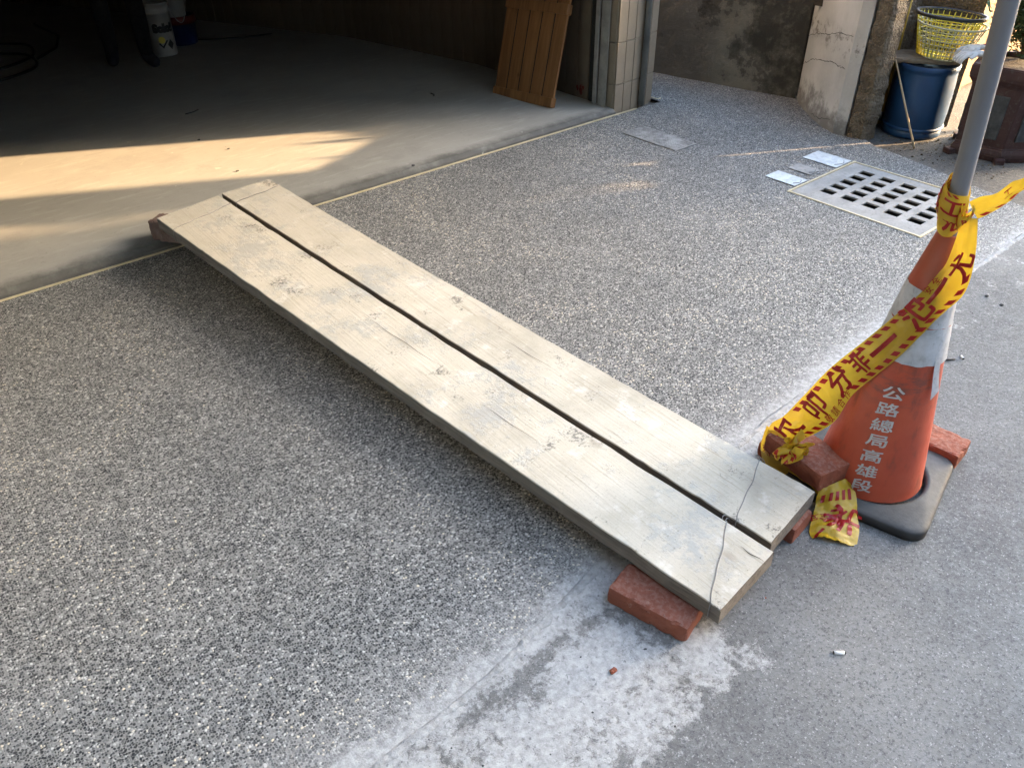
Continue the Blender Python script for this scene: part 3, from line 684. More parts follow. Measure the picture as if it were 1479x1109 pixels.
# person: legs seen, the rest above the frame
def skin_person():
    V, E, RD = [], [], []
    def v(p, r): V.append(p); RD.append(r); return len(V)-1
    def chain(start, pts):
        a = start
        for p, r in pts:
            b = v(p, r); E.append((a, b)); a = b
        return a
    pel = v((.79, 3.03, .95), .125)
    ch = chain(pel, [((.79, 3.04, 1.10), .125), ((.79, 3.05, 1.28), .145), ((.79, 3.05, 1.42), .12)])
    nk = chain(ch, [((.785, 3.035, 1.50), .05), ((.78, 3.02, 1.56), .07)])
    chain(nk, [((.775, 3.0, 1.64), .088), ((.775, 3.0, 1.70), .07)])
    for s, hip, knee, ank, toe in ((0, (.73, 3.09, .88), (.700, 3.115, .47), (.695, 3.125, .11), (.655, 3.035, .062)), (1, (.85, 2.98, .88), (.872, 2.90, .47), (.865, 2.905, .11), (.905, 2.815, .062))):
        chain(pel, [(hip, .095), (tuple((Vector(hip)+Vector(knee))/2), .08), (knee, .062), (tuple((Vector(knee)*.6+Vector(ank)*.4)), .062), (ank, .048), (tuple(Vector(ank)*.5+Vector(toe)*.5-Vector((0, 0, .012))), .045), (toe, .034)])
    ax = Vector((.13, -.12, 0)).normalized()
    for sgn in (-1, 1):
        sh = Vector((.79, 3.05, 1.41))+ax*.17*sgn; el = sh+ax*.06*sgn+Vector((0, .02, -.28)); wr = el+Vector((-.12, -.15, .13)); hd = wr+Vector((-.04, -.05, .05))
        w = chain(ch, [(tuple(sh), .058), (tuple((sh+el)/2), .05), (tuple(el), .042), (tuple(wr), .028), (tuple(hd), .032)])
        for k in range(4):
            b = hd+ax*(k-1.5)*.018*1.0
            chain(w, [(tuple(b+Vector((-.025, -.025, .018))), .009), (tuple(b+Vector((-.045, -.040, .012-.006*abs(k-1.5)))), .0085)])
        chain(w, [(tuple(hd+ax*-sgn*.035+Vector((-.01, -.01, -.015))), .010), (tuple(hd+ax*-sgn*.045+Vector((-.015, -.015, -.04))), .009)])
    me = bpy.data.meshes.new('person'); me.from_pydata(V, E, []); o = bpy.data.objects.new('person', me); COL.objects.link(o)
    o.modifiers.new('s', 'SKIN'); me.skin_vertices[0].data[0].use_root = True
    for i, r in enumerate(RD): me.skin_vertices[0].data[i].radius = (r, r)
    sub = o.modifiers.new('u', 'SUBSURF'); sub.levels = 2; sub.render_levels = 2
    bpy.context.view_layer.update()
    dg = bpy.context.evaluated_depsgraph_get(); me2 = bpy.data.meshes.new_from_object(o.evaluated_get(dg))
    bpy.data.objects.remove(o)
    for k in ('cloth', 'shirt', 'skin', 'shoe'): me2.materials.append(MT[k])
    for f in me2.polygons:
        f.use_smooth = True; c = f.center
        d = math.hypot(c.x-.79, c.y-3.05)
        f.material_index = 3 if c.z < .12 else (0 if c.z < .86 or (c.z < 1.0 and d < .2) else (2 if c.z > 1.46 or d > .30 else 1))
    o = bpy.data.objects.new('person', me2); COL.objects.link(o); return o
per = tag(skin_person(), 'person in black trousers and dark shoes standing in the shaded garage', 'person')
zmin = min(v.co.z for v in per.data.vertices); per.location.z = .031-zmin
bm = new(); bmesh.ops.create_uvsphere(bm, u_segments=20, v_segments=12, radius=.102)
bmesh.ops.delete(bm, geom=[f for f in bm.faces if f.calc_center_median().z < .0 and f.calc_center_median().y < .03], context='FACES')
hr = link('hair', bm, MT['hair'], per, True, loc=(.777, 3.012, 1.665))
for s in (-1, 1):
    bm = new(); bmesh.ops.create_uvsphere(bm, u_segments=8, v_segments=6, radius=.011, matrix=Matrix.Translation((.755+s*.025, 2.922-s*.012, 1.655)))
    link('eye', bm, MT['ink'], per)

# ================================================================== WALLS AT THE BACK
bm = new()
def wall_grid(bm, a, b, z0, z1, nx, nz, amp, seed, nrm):
    g = [[None]*(nz+1) for _ in range(nx+1)]
    for i in range(nx+1):
        for k in range(nz+1):
            t = i/nx; p = Vector((a[0]+(b[0]-a[0])*t, a[1]+(b[1]-a[1])*t, z0+(z1-z0)*k/nz))
            d = amp*noise.fractal(p*3.2+Vector((seed, 0, 0)), .7, 2.1, 5)
            g[i][k] = bm.verts.new(p+nrm*d)
    for i in range(nx):
        for k in range(nz):
            bm.faces.new((g[i][k], g[i+1][k], g[i+1][k+1], g[i][k+1])).smooth = True
wall_grid(bm, (3.44, 1.9), (3.48, .48), -.03, 1.25, 60, 60, .010, 1, Vector((-1, 0, 0)))
wall_grid(bm, (3.48, .48), (3.684, -.512), -.03, 1.25, 70, 70, .010, 1, Vector((-1, -.2, 0)).normalized())
prism(bm, [(3.50, 1.9), (3.54, .48), (3.745, -.495), (3.86, -.49), (3.68, .5), (3.64, 1.9)], -.03, 1.245)
bmesh.ops.recalc_face_normals(bm, faces=bm.faces[:])
tag(link('boundary_wall', bm, MT['stain']), 'dark stained plaster wall behind the paving, left of the grey pillar', 'wall')

pl = empty('gate_pillar', (3.45, -.9, 0), 'grey rendered pillar with cracks and a rough broken end', 'pillar')
POFF = Vector((3.45, -.9, 0))
def ppart(name, bm, mat, smooth=False):
    for v in bm.verts: v.co -= POFF
    return link(name, bm, mat, pl, smooth)
A_, B_, C_, D_ = Vector((3.69, -.52, 0)), Vector((3.292, -1.022, 0)), Vector((3.300, -1.088, 0)), Vector((3.312, -1.190, 0))
def curved_face(bm, a, b, z1, nx, nz, amp, seed, z1b=None, flare=0.03):
    n = Vector(((b-a).y, -(b-a).x, 0)).normalized()
    if n.x > 0: n = -n
    g = []
    for i in range(nx+1):
        col = []
        for k in range(nz+1):
            t = i/nx; zt_ = z1+((z1b or z1)-z1)*t; z = -.03+(zt_+.03)*k/nz; p = a.lerp(b, t)+Vector((0, 0, z))
            p += n*(flare*math.exp(-max(z, 0)/.10)*math.sin(math.pi*t)**.6*1.0 + amp*noise.fractal(p*6+Vector((seed, 0, 0)), .7, 2, 4))*(min(1, 6*t, 6*(1-t)))
            col.append(bm.verts.new(p))
        g.append(col)
    for i in range(nx):
        for k in range(nz): bm.faces.new((g[i][k], g[i+1][k], g[i+1][k+1], g[i][k+1])).smooth = True
    return g
bm = new(); curved_face(bm, A_, B_, .645, 24, 30, .004, 3, .75); curved_face(bm, B_, C_, .75, 6, 30, .003, 4, None, .0)
prism(bm, [(3.70, -.515), (3.305, -1.020), (3.312, -1.086), (3.9, -1.02), (3.9, -.53)], -.03, .60)
for v in bm.verts:
    if abs(v.co.z-.60) < 1e-5: v.co.z = .645+.105*min(1, max(0, (-.52-v.co.y)/.5))+.002
bmesh.ops.recalc_face_normals(bm, faces=bm.faces[:]); ppart('render', bm, MT['pillar'])
# ragged aggregate end
bm = new(); rows = []
for k in range(42):
    z = -.03+k*.0184; row = []
    left = C_.y+.012*noise.noise(Vector((z*9, 3, 0)))+.006*noise.noise(Vector((z*33, 1, 0))); right = D_.y+.02*noise.noise(Vector((z*5, 8, 1)))+.010*noise.noise(Vector((z*21, 2, 0)))
    for i in range(9):
        t = i/8; y = left+(right-left)*t; x = 3.303+.012*t+.012*noise.fractal(Vector((y*22, z*22, 5)), .7, 2, 4)+(.02 if i in (0, 8) else 0)
        row.append(bm.verts.new((x, y, z)))
    row.append(bm.verts.new((3.46, right+.01+.012*noise.noise(Vector((z*14, 5, 0))), z))); row.append(bm.verts.new((3.60, -1.085, z))); row.append(bm.verts.new((3.9, -1.04, z)))
    rows.append(row)
for a, b in zip(rows, rows[1:]):
    for i in range(len(a)-1): bm.faces.new((a[i], a[i+1], b[i+1], b[i]))
bm.faces.new(rows[-1]+[bm.verts.new((3.33, -1.02, rows[-1][0].co.z))])
bmesh.ops.recalc_face_normals(bm, faces=bm.faces[:]); ppart('broken_end', bm, MT['agg'])
# cracks over the render
def crack(pts, w, off):
    bm = new(); n = Vector((-.783, .62, 0)); prev = None
    fine = []
    for (a, b) in zip(pts, pts[1:]):
        for k in range(8):
            t = k/8; fine.append((a[0]+(b[0]-a[0])*t, a[1]+(b[1]-a[1])*t+.010*noise.noise(Vector((a[0]*9+t*7, a[1]*11+t*5, 2)))))
    fine.append(pts[-1])
    for i, (t, z) in enumerate(fine):
        p = A_.lerp(B_, t)+n*off+Vector((0, 0, z)); ww = w*(.4+.9*abs(noise.noise(Vector((i*.7, z*10, 0)))))
        r = [bm.verts.new(p+Vector((0, 0, ww))), bm.verts.new(p+n*-.01), bm.verts.new(p-Vector((0, 0, ww)))]
        if prev: bm.faces.new((prev[0], prev[2], r[2], r[0]))
        prev = r
    bmesh.ops.delete(bm, geom=[v for v in bm.verts if not v.link_faces], context='VERTS')
    return bm
ppart('crack', crack([(.03, .375), (.26, .421), (.45, .441), (.71, .485), (.99, .505)], .0025, .006), MT['crack'])
ppart('crack', crack([(.03, .215), (.22, .271), (.47, .306), (.70, .333), (.86, .337), (.99, .342)], .0030, .009), MT['crack'])
ppart('crack', crack([(.55, .02), (.75, .035), (.99, .075)], .002, .030), MT['crack'])

# rough wall behind the drum
bm = new(); wall_grid(bm, (3.90, -1.02), (3.94, -1.36), -.03, .72, 40, 36, .020, 9, Vector((-1, 0, 0)))
prism(bm, [(3.925, -1.02), (3.965, -1.35), (4.16, -1.27), (4.16, -1.02)], -.03, .715); bmesh.ops.recalc_face_normals(bm, faces=bm.faces[:])
tag(link('rough_wall', bm, MT['agg']), 'rough brown aggregate wall behind the blue drum', 'wall')
bm = new(); rows = []
for k in range(24):
    z = -.02+k*.017; w = .060*(1-.55*(k/23)**1.5)
    c = Vector((3.79+.05*k/23, -1.115+.010*noise.noise(Vector((z*12, 0, 4))), z)); row = []
    for (dx, dy) in ((-.05, .0), (-.02, -1), (.06, -.7), (.08, .6), (0, .9)):
        row.append(bm.verts.new(c+Vector((dx, dy*w*.6+.012*noise.noise(Vector((z*25, dy, dx))), 0))))
    rows.append(row)
for a, b in zip(rows, rows[1:]):
    for i in range(5): bm.faces.new((a[i], a[(i+1) % 5], b[(i+1) % 5], b[i]))
bm.faces.new(rows[-1]); bmesh.ops.recalc_face_normals(bm, faces=bm.faces[:])
tag(link('broken_stub', bm, MT['agg']), 'ragged stub of broken concrete between the yellow pipe and the blue drum', 'wall stub')
bm = new(); tube(bm, [(3.70, -1.075, -.02), (3.712, -1.062, .45), (3.716, -1.058, .80)], .0125, 12)
yp = tag(link('yellow_pipe', bm, MT['ypipe']), 'thin mustard yellow pipe standing in the recess beside the pillar', 'pipe')
bm = new(); tube(bm, [(3.70, -1.072, .0), (3.70, -1.072, .05)], .018, 12); link('pipe_socket', bm, MT['dpipe'], yp)
bm = new(); tube(bm, [(3.455, -1.42, -.018), (3.51, -1.27, .19), (3.56, -1.14, .37), (3.60, -1.05, .51)], [.0055, .005, .0045, .004], 8)
tag(link('bamboo_stick', bm, MT['stick']), 'thin pale stick leaning in front of the blue drum', 'stick')

# ochre wall behind; its shaded end is painted black as a dark opening
bm = new(); box(bm, (5.30, -.62, .38), (1.60, .9, .76)); box(bm, (4.56, -1.085, .38), (.10, .05, .76), bev=.004)
hb = tag(link('ochre_wall', bm, MT['owall']), 'ochre rendered wall in the sun behind the basket', 'wall')
bm = new(); box(bm, (4.495, -.60, .36), (.012, .86, .72)); link('door', bm, MT['shade_black'], hb)
bm = new(); box(bm, (4.92, -1.082, .40), (.03, .02, .30)); box(bm, (5.02, -1.082, .33), (.05, .02, .24)); link('plank_piece', bm, MT['board'], hb)

# ================================================================== PLANTER, DRUM, BASKETS
PC = Vector((3.78, -1.745, -.02))
pt = empty('planter', PC, 'maroon hexagonal clay planter with grey relief panels on the dirt', 'planter')
a0 = math.atan2(-1.56+1.675, 3.53-3.79)
PR = .268
HX = [(3.53, -1.555), (3.56, -1.81), (3.76, -1.975), (4.00, -1.93), (4.02, -1.68), (3.80, -1.479)]
def hexv(r, k, z): q = HX[k % 6]; return Vector(((q[0]-PC.x)*r/PR, (q[1]-PC.y)*r/PR, z))
bm = new(); prof = [(PR*.93, .0), (PR*.96, .03), (PR*.94, .05), (PR*.90, .065), (PR*.93, .36), (PR*1.0, .385), (PR*1.03, .40), (PR*1.03, .44), (PR*1.02, .455), (PR*.90, .455), (PR*.88, .41), (0, .41)]
rings = []
for r, z in prof: rings.append([bm.verts.new(hexv(r, k, z)) for k in range(6)] if r > 0 else [bm.verts.new((0, 0, z))])
for a, b in zip(rings, rings[1:]):
    for k in range(6):
        if len(b) == 1: bm.faces.new((a[k], a[(k+1) % 6], b[0]))
        else: bm.faces.new((a[k], a[(k+1) % 6], b[(k+1) % 6], b[k]))
bmesh.ops.recalc_face_normals(bm, faces=bm.faces[:])
bmesh.ops.bevel(bm, geom=[e for e in bm.edges if e.calc_length() > .02], offset=.005, segments=2, affect='EDGES')
link('pot', bm, MT['planter'], pt)
for k in range(6):
    a, b = hexv(PR*.915, k, 0), hexv(PR*.915, k+1, 0); mid = (a+b)/2; L = (b-a).length; ang = math.atan2((b-a).y, (b-a).x)
    bm = new(); box(bm, (0, 0, 0), (L*.62, .016, .215), bev=.004)
    rr = random.Random(k)
    for q in range(16):
        bx, bz = rr.uniform(-.26, .26)*L, rr.uniform(-.095, .05)
        bmesh.ops.create_icosphere(bm, subdivisions=1, radius=rr.uniform(.008, .02), matrix=Matrix.Translation((bx, 0, bz)) @ Matrix.Diagonal((1, .72, 1.3, 1)))
    link('relief_panel', bm, MT['panelg'], pt, loc=(mid.x, mid.y, .215), rot=(0, 0, ang))
    bm = new(); box(bm, (0, 0, .012), (.06, .05, .03), bev=.006); link('foot', bm, MT['planter'], pt, loc=hexv(PR*.93, k, 0), rot=(0, 0, a0+k*math.pi/3))
bm = new(); lathe(bm, [(0, .438), (.10, .436), (.20, .430), (.235, .415)], 24)
for v in bm.verts: v.co.z += .012*noise.noise(v.co*30)
link('soil', bm, MT['soil'], pt, True)

def shrub(loc, label, seed, n, rx, rz, name='conifer_shrub', lsz=.035, trunk=.3):
    rr = random.Random(seed); e = empty(name, loc, label, 'shrub')
    bm = new(); stems = []
    for k in range(9):
        a = rr.uniform(0, 6.28); tip = Vector((rx*.75*math.cos(a)*rr.uniform(.3, 1), rx*.75*math.sin(a)*rr.uniform(.3, 1), rz*rr.uniform(.55, 1.0)))
        mid = tip*.5+Vector((0, 0, .05)); tube(bm, [(0, 0, 0), tuple(mid), tuple(tip)], [.012, .007, .003], 6); stems.append((mid, tip))
    link('trunk', bm, MT['bark'], e)
    bm = new()
    for i in range(n):
        mid, tip = rr.choice(stems); c = (mid*.4).lerp(tip, rr.random()**.7)+Vector((rr.gauss(0, rx*.22), rr.gauss(0, rx*.22), rr.gauss(0, rz*.1)))
        d = Vector((rr.gauss(0, 1), rr.gauss(0, 1), rr.uniform(-.1, 1.2))).normalized(); s = d.cross(Vector((rr.random(), rr.random(), rr.random()))).normalized()
        L = lsz*rr.uniform(.6, 1.3); w = L*.13
        vs = [bm.verts.new(c), bm.verts.new(c+d*L*.5+s*w), bm.verts.new(c+d*L), bm.verts.new(c+d*L*.5-s*w)]; bm.faces.new(vs)
    link('foliage', bm, MT['leaf'], e); return e
shrub(PC+Vector((.10, .095, .43)), 'dark green bushy shrub growing in the maroon planter', 3, 12000, .22, .52)
# drum
DC = Vector((3.705, -1.262, -.02))
dr = empty('plastic_drum', DC, 'blue plastic drum under the board and baskets', 'drum')
bm = new(); rD = .158
lathe(bm, [(0, 0), (rD*.94, 0), (rD*.985, .012), (rD*.985, .035), (rD*.965, .040), (rD*.965, .055), (rD*.98, .06), (rD*1.0, .15), (rD*.99, .27), (rD*.96, .335), (rD*.955, .345), (rD*.985, .350), (rD*.985, .375), (rD*.93, .378), (rD*.9, .36), (0, .355)], 56)
link('body', bm, MT['barrel'], dr)
bm = new(); lathe(bm, [(rD*.99, .040), (rD*1.02, .044), (rD*1.02, .054), (rD*.985, .058)], 56); link('hoop', bm, MT['barrel'], dr)
# board on the drum
bm = rough_block(.36, .19, .026, 21, .003, .012, .004)
tag(link('old_board', bm, MT['board'], loc=(3.70, -1.225, .362), rot=(.03, -.05, -1.15)), 'weathered brown board lying across the top of the blue drum', 'board')
def basket(loc, rt_, rb, h, mat, rim, label, rot=(0, 0, 0), nv=34, nh=8):
    e = empty('basket', loc, label, 'basket', 'plastic baskets on the drum'); e.rotation_euler = rot
    bm = new()
    for k in range(nv):
        a = 2*math.pi*k/nv; tube(bm, [(rb*math.cos(a), rb*math.sin(a), .004), (rt_*math.cos(a), rt_*math.sin(a), h)], .0026, 4)
    for j in range(nh):
        t = j/(nh-1); r = rb+(rt_-rb)*t*.97
        tube(bm, [(r*math.cos(2*math.pi*k/40), r*math.sin(2*math.pi*k/40), .004+h*t*.97) for k in range(41)], .0026, 4, cap=False)
    link('lattice', bm, mat, e)
    bm = new()
    for k in range(-5, 6):
        x = k*rb/6; y = math.sqrt(max(0, rb*rb-x*x)); tube(bm, [(x, -y, .004), (x, y, .004)], .003, 4); tube(bm, [(-y, x, .004), (y, x, .004)], .003, 4)
    link('bottom', bm, mat, e)
    bm = new(); k_ = .5 if rim is MT['basketg'] else 1.0; lathe(bm, [(rt_-.004, h-.012*k_), (rt_+.010*k_, h-.012*k_), (rt_+.013*k_, h), (rt_+.008*k_, h+.006*k_), (rt_-.004, h+.004*k_), (rt_-.004, h-.012*k_)], 48)
    link('rim', bm, rim, e); return e
basket((3.737, -1.296, .386), .168, .116, .165, MT['basketg'], MT['basketg'], 'faded yellow lattice basket, lower of the nested pair on the drum', (.05, .02, .2))
basket((3.728, -1.280, .390), .164, .108, .205, MT['basket'], MT['basketb'], 'bright yellow lattice basket with black rim, nested in the faded one', (.03, .06, .1))

# gloves draped between drum and planter
def glove(loc, rz, seed, label):
    rr = random.Random(seed); e = empty('work_glove', loc, label, 'glove', 'cotton gloves on the planter rim', rz)
    V, E, RD = [], [], []
    def v(p, r): V.append(p); RD.append(r); return len(V)-1
    pa = v((0, 0, 0), (.031)); c = v((.05, .0, .004), (.029)); E.append((pa, c)); w = v((.09, .0, .0), (.026)); E.append((c, w))
    for k in range(4):
        y = (k-1.5)*.016; a = v((-.030, y*1.25, .004), .0125); b = v((-.052, y*1.35, -.012+rr.uniform(-.004, .004)), .012); d = v((-.060-rr.uniform(0, .006), y*1.4, -.036), .0105); E.extend([(pa, a), (a, b), (b, d)])
    a = v((-.0, -.036, .0), .013); b = v((-.022, -.047, -.01), .012); E.extend([(pa, a), (a, b)])
    me = bpy.data.meshes.new('g'); me.from_pydata(V, E, []); o = bpy.data.objects.new('g', me); COL.objects.link(o); o.modifiers.new('s', 'SKIN'); me.skin_vertices[0].data[0].use_root = True
    for i, r in enumerate(RD): me.skin_vertices[0].data[i].radius = (r, r*.55)
    o.modifiers.new('u', 'SUBSURF').levels = 2; o.modifiers['u'].render_levels = 2; bpy.context.view_layer.update()
    me2 = bpy.data.meshes.new_from_object(o.evaluated_get(bpy.context.evaluated_depsgraph_get())); bpy.data.objects.remove(o); me2.name = 'fabric'
    me2.materials.append(MT['glove'])
    for f in me2.polygons: f.use_smooth = True
    f = bpy.data.objects.new('fabric', me2); COL.objects.link(f); f.parent = e
    bm = new(); tube(bm, [(.088, 0, 0), (.112, 0, 0)], [.026, .024], 14)
    for q in bm.verts: q.co.z *= .6
    link('cuff', bm, MT['gred'], e); return e
glove((3.605, -1.492, .452), -.62, 5, 'white cotton glove with red cuff hanging over the planter corner')
glove((3.655, -1.470, .468), -.35, 9, 'white cotton glove with red cuff lying on the other glove')

# ================================================================== DRAIN COVER
dc = empty('drain_cover', (2.701, -1.665, 0), 'grey concrete drain cover with slots in a pale brass frame', 'drain cover')
def L(x, y): return (x-2.701, y+1.665)
bm = new(); x0, x1, y0, y1 = 2.414, 2.988, -1.991, -1.339
# slab with slots: grid cells minus slots
slx = [(2.527+k*.0840, 2.527+k*.0840+.051) for k in range(5)]
sly = [(-1.487+.068-k*.1085-.066, -1.487+.070-k*.1085) for k in range(5)]
sly = sorted([(a-.014, b-.014) for a, b in sly])
xs = sorted({x0+.008, x1-.008, *[v for s in slx for v in s]}); ys = sorted({y0+.008, y1-.008, *[v for s in sly for v in s]})
def slot(i, j):
    cx, cy = (xs[i]+xs[i+1])/2, (ys[j]+ys[j+1])/2
    return any(a < cx < b for a, b in slx) and any(a < cy < b for a, b in sly)
vt = {}
def gv(i, j, z):
    if (i, j, z) not in vt: vt[(i, j, z)] = bm.verts.new((xs[i]-2.701, ys[j]+1.665, z))
    return vt[(i, j, z)]
nx, ny = len(xs)-1, len(ys)-1; zt, zb = .001, -.007
for i in range(nx):
    for j in range(ny):
        if slot(i, j): continue
        bm.faces.new((gv(i, j, zt), gv(i+1, j, zt), gv(i+1, j+1, zt), gv(i, j+1, zt)))
        for (di, dj, e) in ((-1, 0, ((i, j+1), (i, j))), (1, 0, ((i+1, j), (i+1, j+1))), (0, -1, ((i, j), (i+1, j))), (0, 1, ((i+1, j+1), (i, j+1)))):
            ii, jj = i+di, j+dj
            if ii < 0 or jj < 0 or ii >= nx or jj >= ny or slot(ii, jj):
                a, b = e; bm.faces.new((gv(*a, zb), gv(*b, zb), gv(*b, zt), gv(*a, zt)))
link('slab', bm, MT['grate'], dc)
bm = new()
for (cx, cy, sx, sy) in ((2.701, y0, .59, .010), (2.701, y1, .59, .010)): box(bm, (cx-2.701, cy+1.665, -.012), (sx, sy, .032))
for (cx, cy, sx, sy) in ((x0, -1.665, .010, .640), (x1, -1.665, .010, .640)): box(bm, (cx-2.701, cy+1.665, -.0122), (sx, sy, .0316))
link('frame', bm, MT['brass'], dc)
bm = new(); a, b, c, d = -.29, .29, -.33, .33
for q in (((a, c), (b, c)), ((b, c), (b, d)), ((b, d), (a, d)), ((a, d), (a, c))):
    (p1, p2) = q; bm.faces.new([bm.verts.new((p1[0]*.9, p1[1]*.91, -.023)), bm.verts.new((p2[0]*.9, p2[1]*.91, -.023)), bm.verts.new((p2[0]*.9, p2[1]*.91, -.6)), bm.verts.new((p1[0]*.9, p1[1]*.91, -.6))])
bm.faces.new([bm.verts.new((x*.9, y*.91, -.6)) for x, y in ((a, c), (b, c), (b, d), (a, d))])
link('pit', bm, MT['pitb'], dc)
for (xa, xb, ya, yb, lab) in [(2.482, 2.592, -1.325, -1.155, 'pale blue film patch nearest the cone beside the drain cover'), (2.660, 2.752, -1.292, -1.165, 'smallest whitish patch, middle of three beside the drain cover'), (2.840, 2.984, -1.325, -1.130, 'largest pale blue film patch at the far corner of the drain cover')]:
    e = empty('film_patch', ((xa+xb)/2, (ya+yb)/2, .004), lab, 'film patch', 'film patches beside the drain cover')
    w, h = xb-xa, yb-ya; bm = new(); n = 14; g = []
    for i in range(n+1):
        g.append([bm.verts.new(((i/n-.5)*w, (j/n-.5)*h, .0004+.0012*abs(noise.noise(Vector((i*.6+xa*9, j*.6, 3)))))) for j in range(n+1)])
    for i in range(n):
        for j in range(n): bm.faces.new((g[i][j], g[i+1][j], g[i+1][j+1], g[i][j+1])).smooth = True
    link('sheet', bm, MT['film'] if w > .1 else MT['grate'], e)
    bm = new(); tube(bm, [((-.5+.12)*w*1.0+.002*k, -.24*h+.02*h*k/8+.0*k, .0022) if False else (w*(.36*math.cos(math.pi*(.5+k/12))*-.0+(-.30+.6*k/12)), h*(-.36+.10*math.sin(math.pi*k/12)*-1.0), .0022) for k in range(13)], .0012, 5); link('seam', bm, MT['pebb'], e)
# access cover
ac = empty('access_cover', (2.50, -.437, .002), 'worn grey metal access cover flush with the pebble paving', 'access cover')
bm = new(); box(bm, (0, 0, .001), (.160, .385, .004), bev=.001); link('plate', bm, MT['access'], ac)
bm = new()
for i in range(9):
    for j in range(21):
        box(bm, (-.07+.0175*i, -.18+.018*j, .0035), (.012, .0035, .002), rz=(.8 if (i+j) % 2 else -.8))
link('tread', bm, MT['access'], ac)
bm = new(); box(bm, (0, -.1955, .001), (.175, .006, .005)); box(bm, (.083, 0, .001), (.006, .385, .0048)); box(bm, (-.0835, .05, .001), (.004, .28, .0046)); link('rim', bm, MT['steel'], ac)

# ================================================================== PLANKS
def plank(name, near, far, zn, zf, th, label, seed):
    """near/far: (left xy, right xy) of the top face at each end"""
    nl, nr = Vector((*near[0], zn)), Vector((*near[1], zn)); fl, fr = Vector((*far[0], zf)), Vector((*far[1], zf))
    org = (nl+nr+fl+fr)/4; org.z = 0
    e = empty(name, org, label, 'plank', 'scaffold planks bridging the new paving')
    bm = new(); nu = 120; prof = [(0, -th), (0, -th*.5), (0, -.004), (.0016, -.0012), (.006, 0), (.1, 0), (.3, 0), (.5, 0), (.7, 0), (.9, 0), (1-.006, 0), (1-.0016, -.0012), (1, -.004), (1, -th*.5), (1, -th)]
    rows = []
    for i in range(nu+1):
        t = i/nu; l = nl.lerp(fl, t); r = nr.lerp(fr, t); w = (r-l); row = []
        sag = -.006*math.sin(math.pi*t)
        for (u, dz) in prof:
            el = .0034*noise.noise(Vector((t*26, seed, 0)))+.007*max(0, noise.noise(Vector((t*60, seed+3, 0)))-.25)
            er = .0034*noise.noise(Vector((t*24, seed+7, 0)))-.007*max(0, noise.noise(Vector((t*55, seed+9, 0)))-.25)
            p = l+w*u; wob = el*(1-u)+er*u
            p = p+w.normalized()*wob+Vector((0, 0, dz+sag+.0012*noise.noise(Vector((t*12, u*3, seed)))))
            if i in (0, nu):
                ed = (nl-fl).normalized()*(1 if i == 0 else -1); p += ed*(.003*noise.noise(Vector((u*14, seed, 5)))-(.002 if dz > -.003 else 0))
            row.append(bm.verts.new(p-org))
        rows.append(row)
    m = len(prof)
    for a, b in zip(rows, rows[1:]):
        for k in range(m):
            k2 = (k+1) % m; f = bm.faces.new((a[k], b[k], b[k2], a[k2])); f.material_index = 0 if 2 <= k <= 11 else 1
    f = bm.faces.new(rows[0]); f.material_index = 1; f = bm.faces.new(rows[-1][::-1]); f.material_index = 1
    bmesh.ops.recalc_face_normals(bm, faces=bm.faces[:])
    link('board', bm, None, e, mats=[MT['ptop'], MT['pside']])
    def surf(u, t, up=0.0):
        return nl.lerp(fl, t).lerp(nr.lerp(fr, t), u)+Vector((0, 0, up-.006*math.sin(math.pi*t)))-org
    return e, surf
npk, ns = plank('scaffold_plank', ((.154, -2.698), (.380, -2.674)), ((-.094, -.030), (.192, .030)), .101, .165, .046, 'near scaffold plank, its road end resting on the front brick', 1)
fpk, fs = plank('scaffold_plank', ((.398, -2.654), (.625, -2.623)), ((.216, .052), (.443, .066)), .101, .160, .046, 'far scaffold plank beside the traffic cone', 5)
def wire(e, surf, t0, t1, u0, u1, curl=True, r=.0013, bend=.0009):
    bm = new(); pts = []
    for k in range(21):
        q = k/20; u = u0+(u1-u0)*q; t = t0+(t1-t0)*q+bend*math.sin(q*7)+bend*.5*math.sin(q*17)
        pts.append(tuple(surf(u, t, r*.9)))
    a, b = surf(u0-.008, t0, -.048), surf(u1+.008, t1, -.048)
    tube(bm, [tuple(a), tuple(surf(u0-.012, t0, -.02))]+pts+[tuple(surf(u1+.012, t1, -.02)), tuple(b)], r, 6)
    if curl:
        c = surf(1.05, t1+.003, -.012); 
        tube(bm, [tuple(c+Vector((.011*math.cos(k*.55), .013*math.sin(k*.55)-.0009*k, .010*math.sin(k*.55)-.0002*k))) for k in range(22)], r*.9, 6)
    link('binding_wire', bm, MT['wire'], e)
wire(npk, ns, .010, .048, .0, 1.0); wire(fpk, fs, .036, .060, 0.0, 1.0, True)
wire(npk, ns, .945, .958, 0, 1, False, .0016, .0015); wire(fpk, fs, .952, .965, 0, 1, False, .0016, .0015)
# open grain cracks on the near plank's edge and end
def split(e, surf, pts, w=.0016):
    bm = new(); prev = None
    for i, (u, t) in enumerate(pts):
        p = surf(u, t, .0022); ww = w*(1-abs(2*i/(len(pts)-1)-1)*.9)
        r = [bm.verts.new(p+Vector((ww, 0, 0))), bm.verts.new(p-Vector((ww, 0, 0)))]
        if prev: bm.faces.new((prev[0], prev[1], r[1], r[0]))
        prev = r
    link('split', bm, MT['crack'], e)
split(npk, ns, [(.80+.01*math.sin(k), .0+.003*k) for k in range(9)], .0016)
split(npk, ns, [(.62+.008*math.sin(k*1.3), .40+.012*k) for k in range(14)], .0012)
split(npk, ns, [(.48+.006*math.sin(k*1.1), .24+.010*k) for k in range(10)], .0010)
split(fpk, fs, [(.55+.008*math.sin(k*1.3), .30+.012*k) for k in range(9)], .0010)

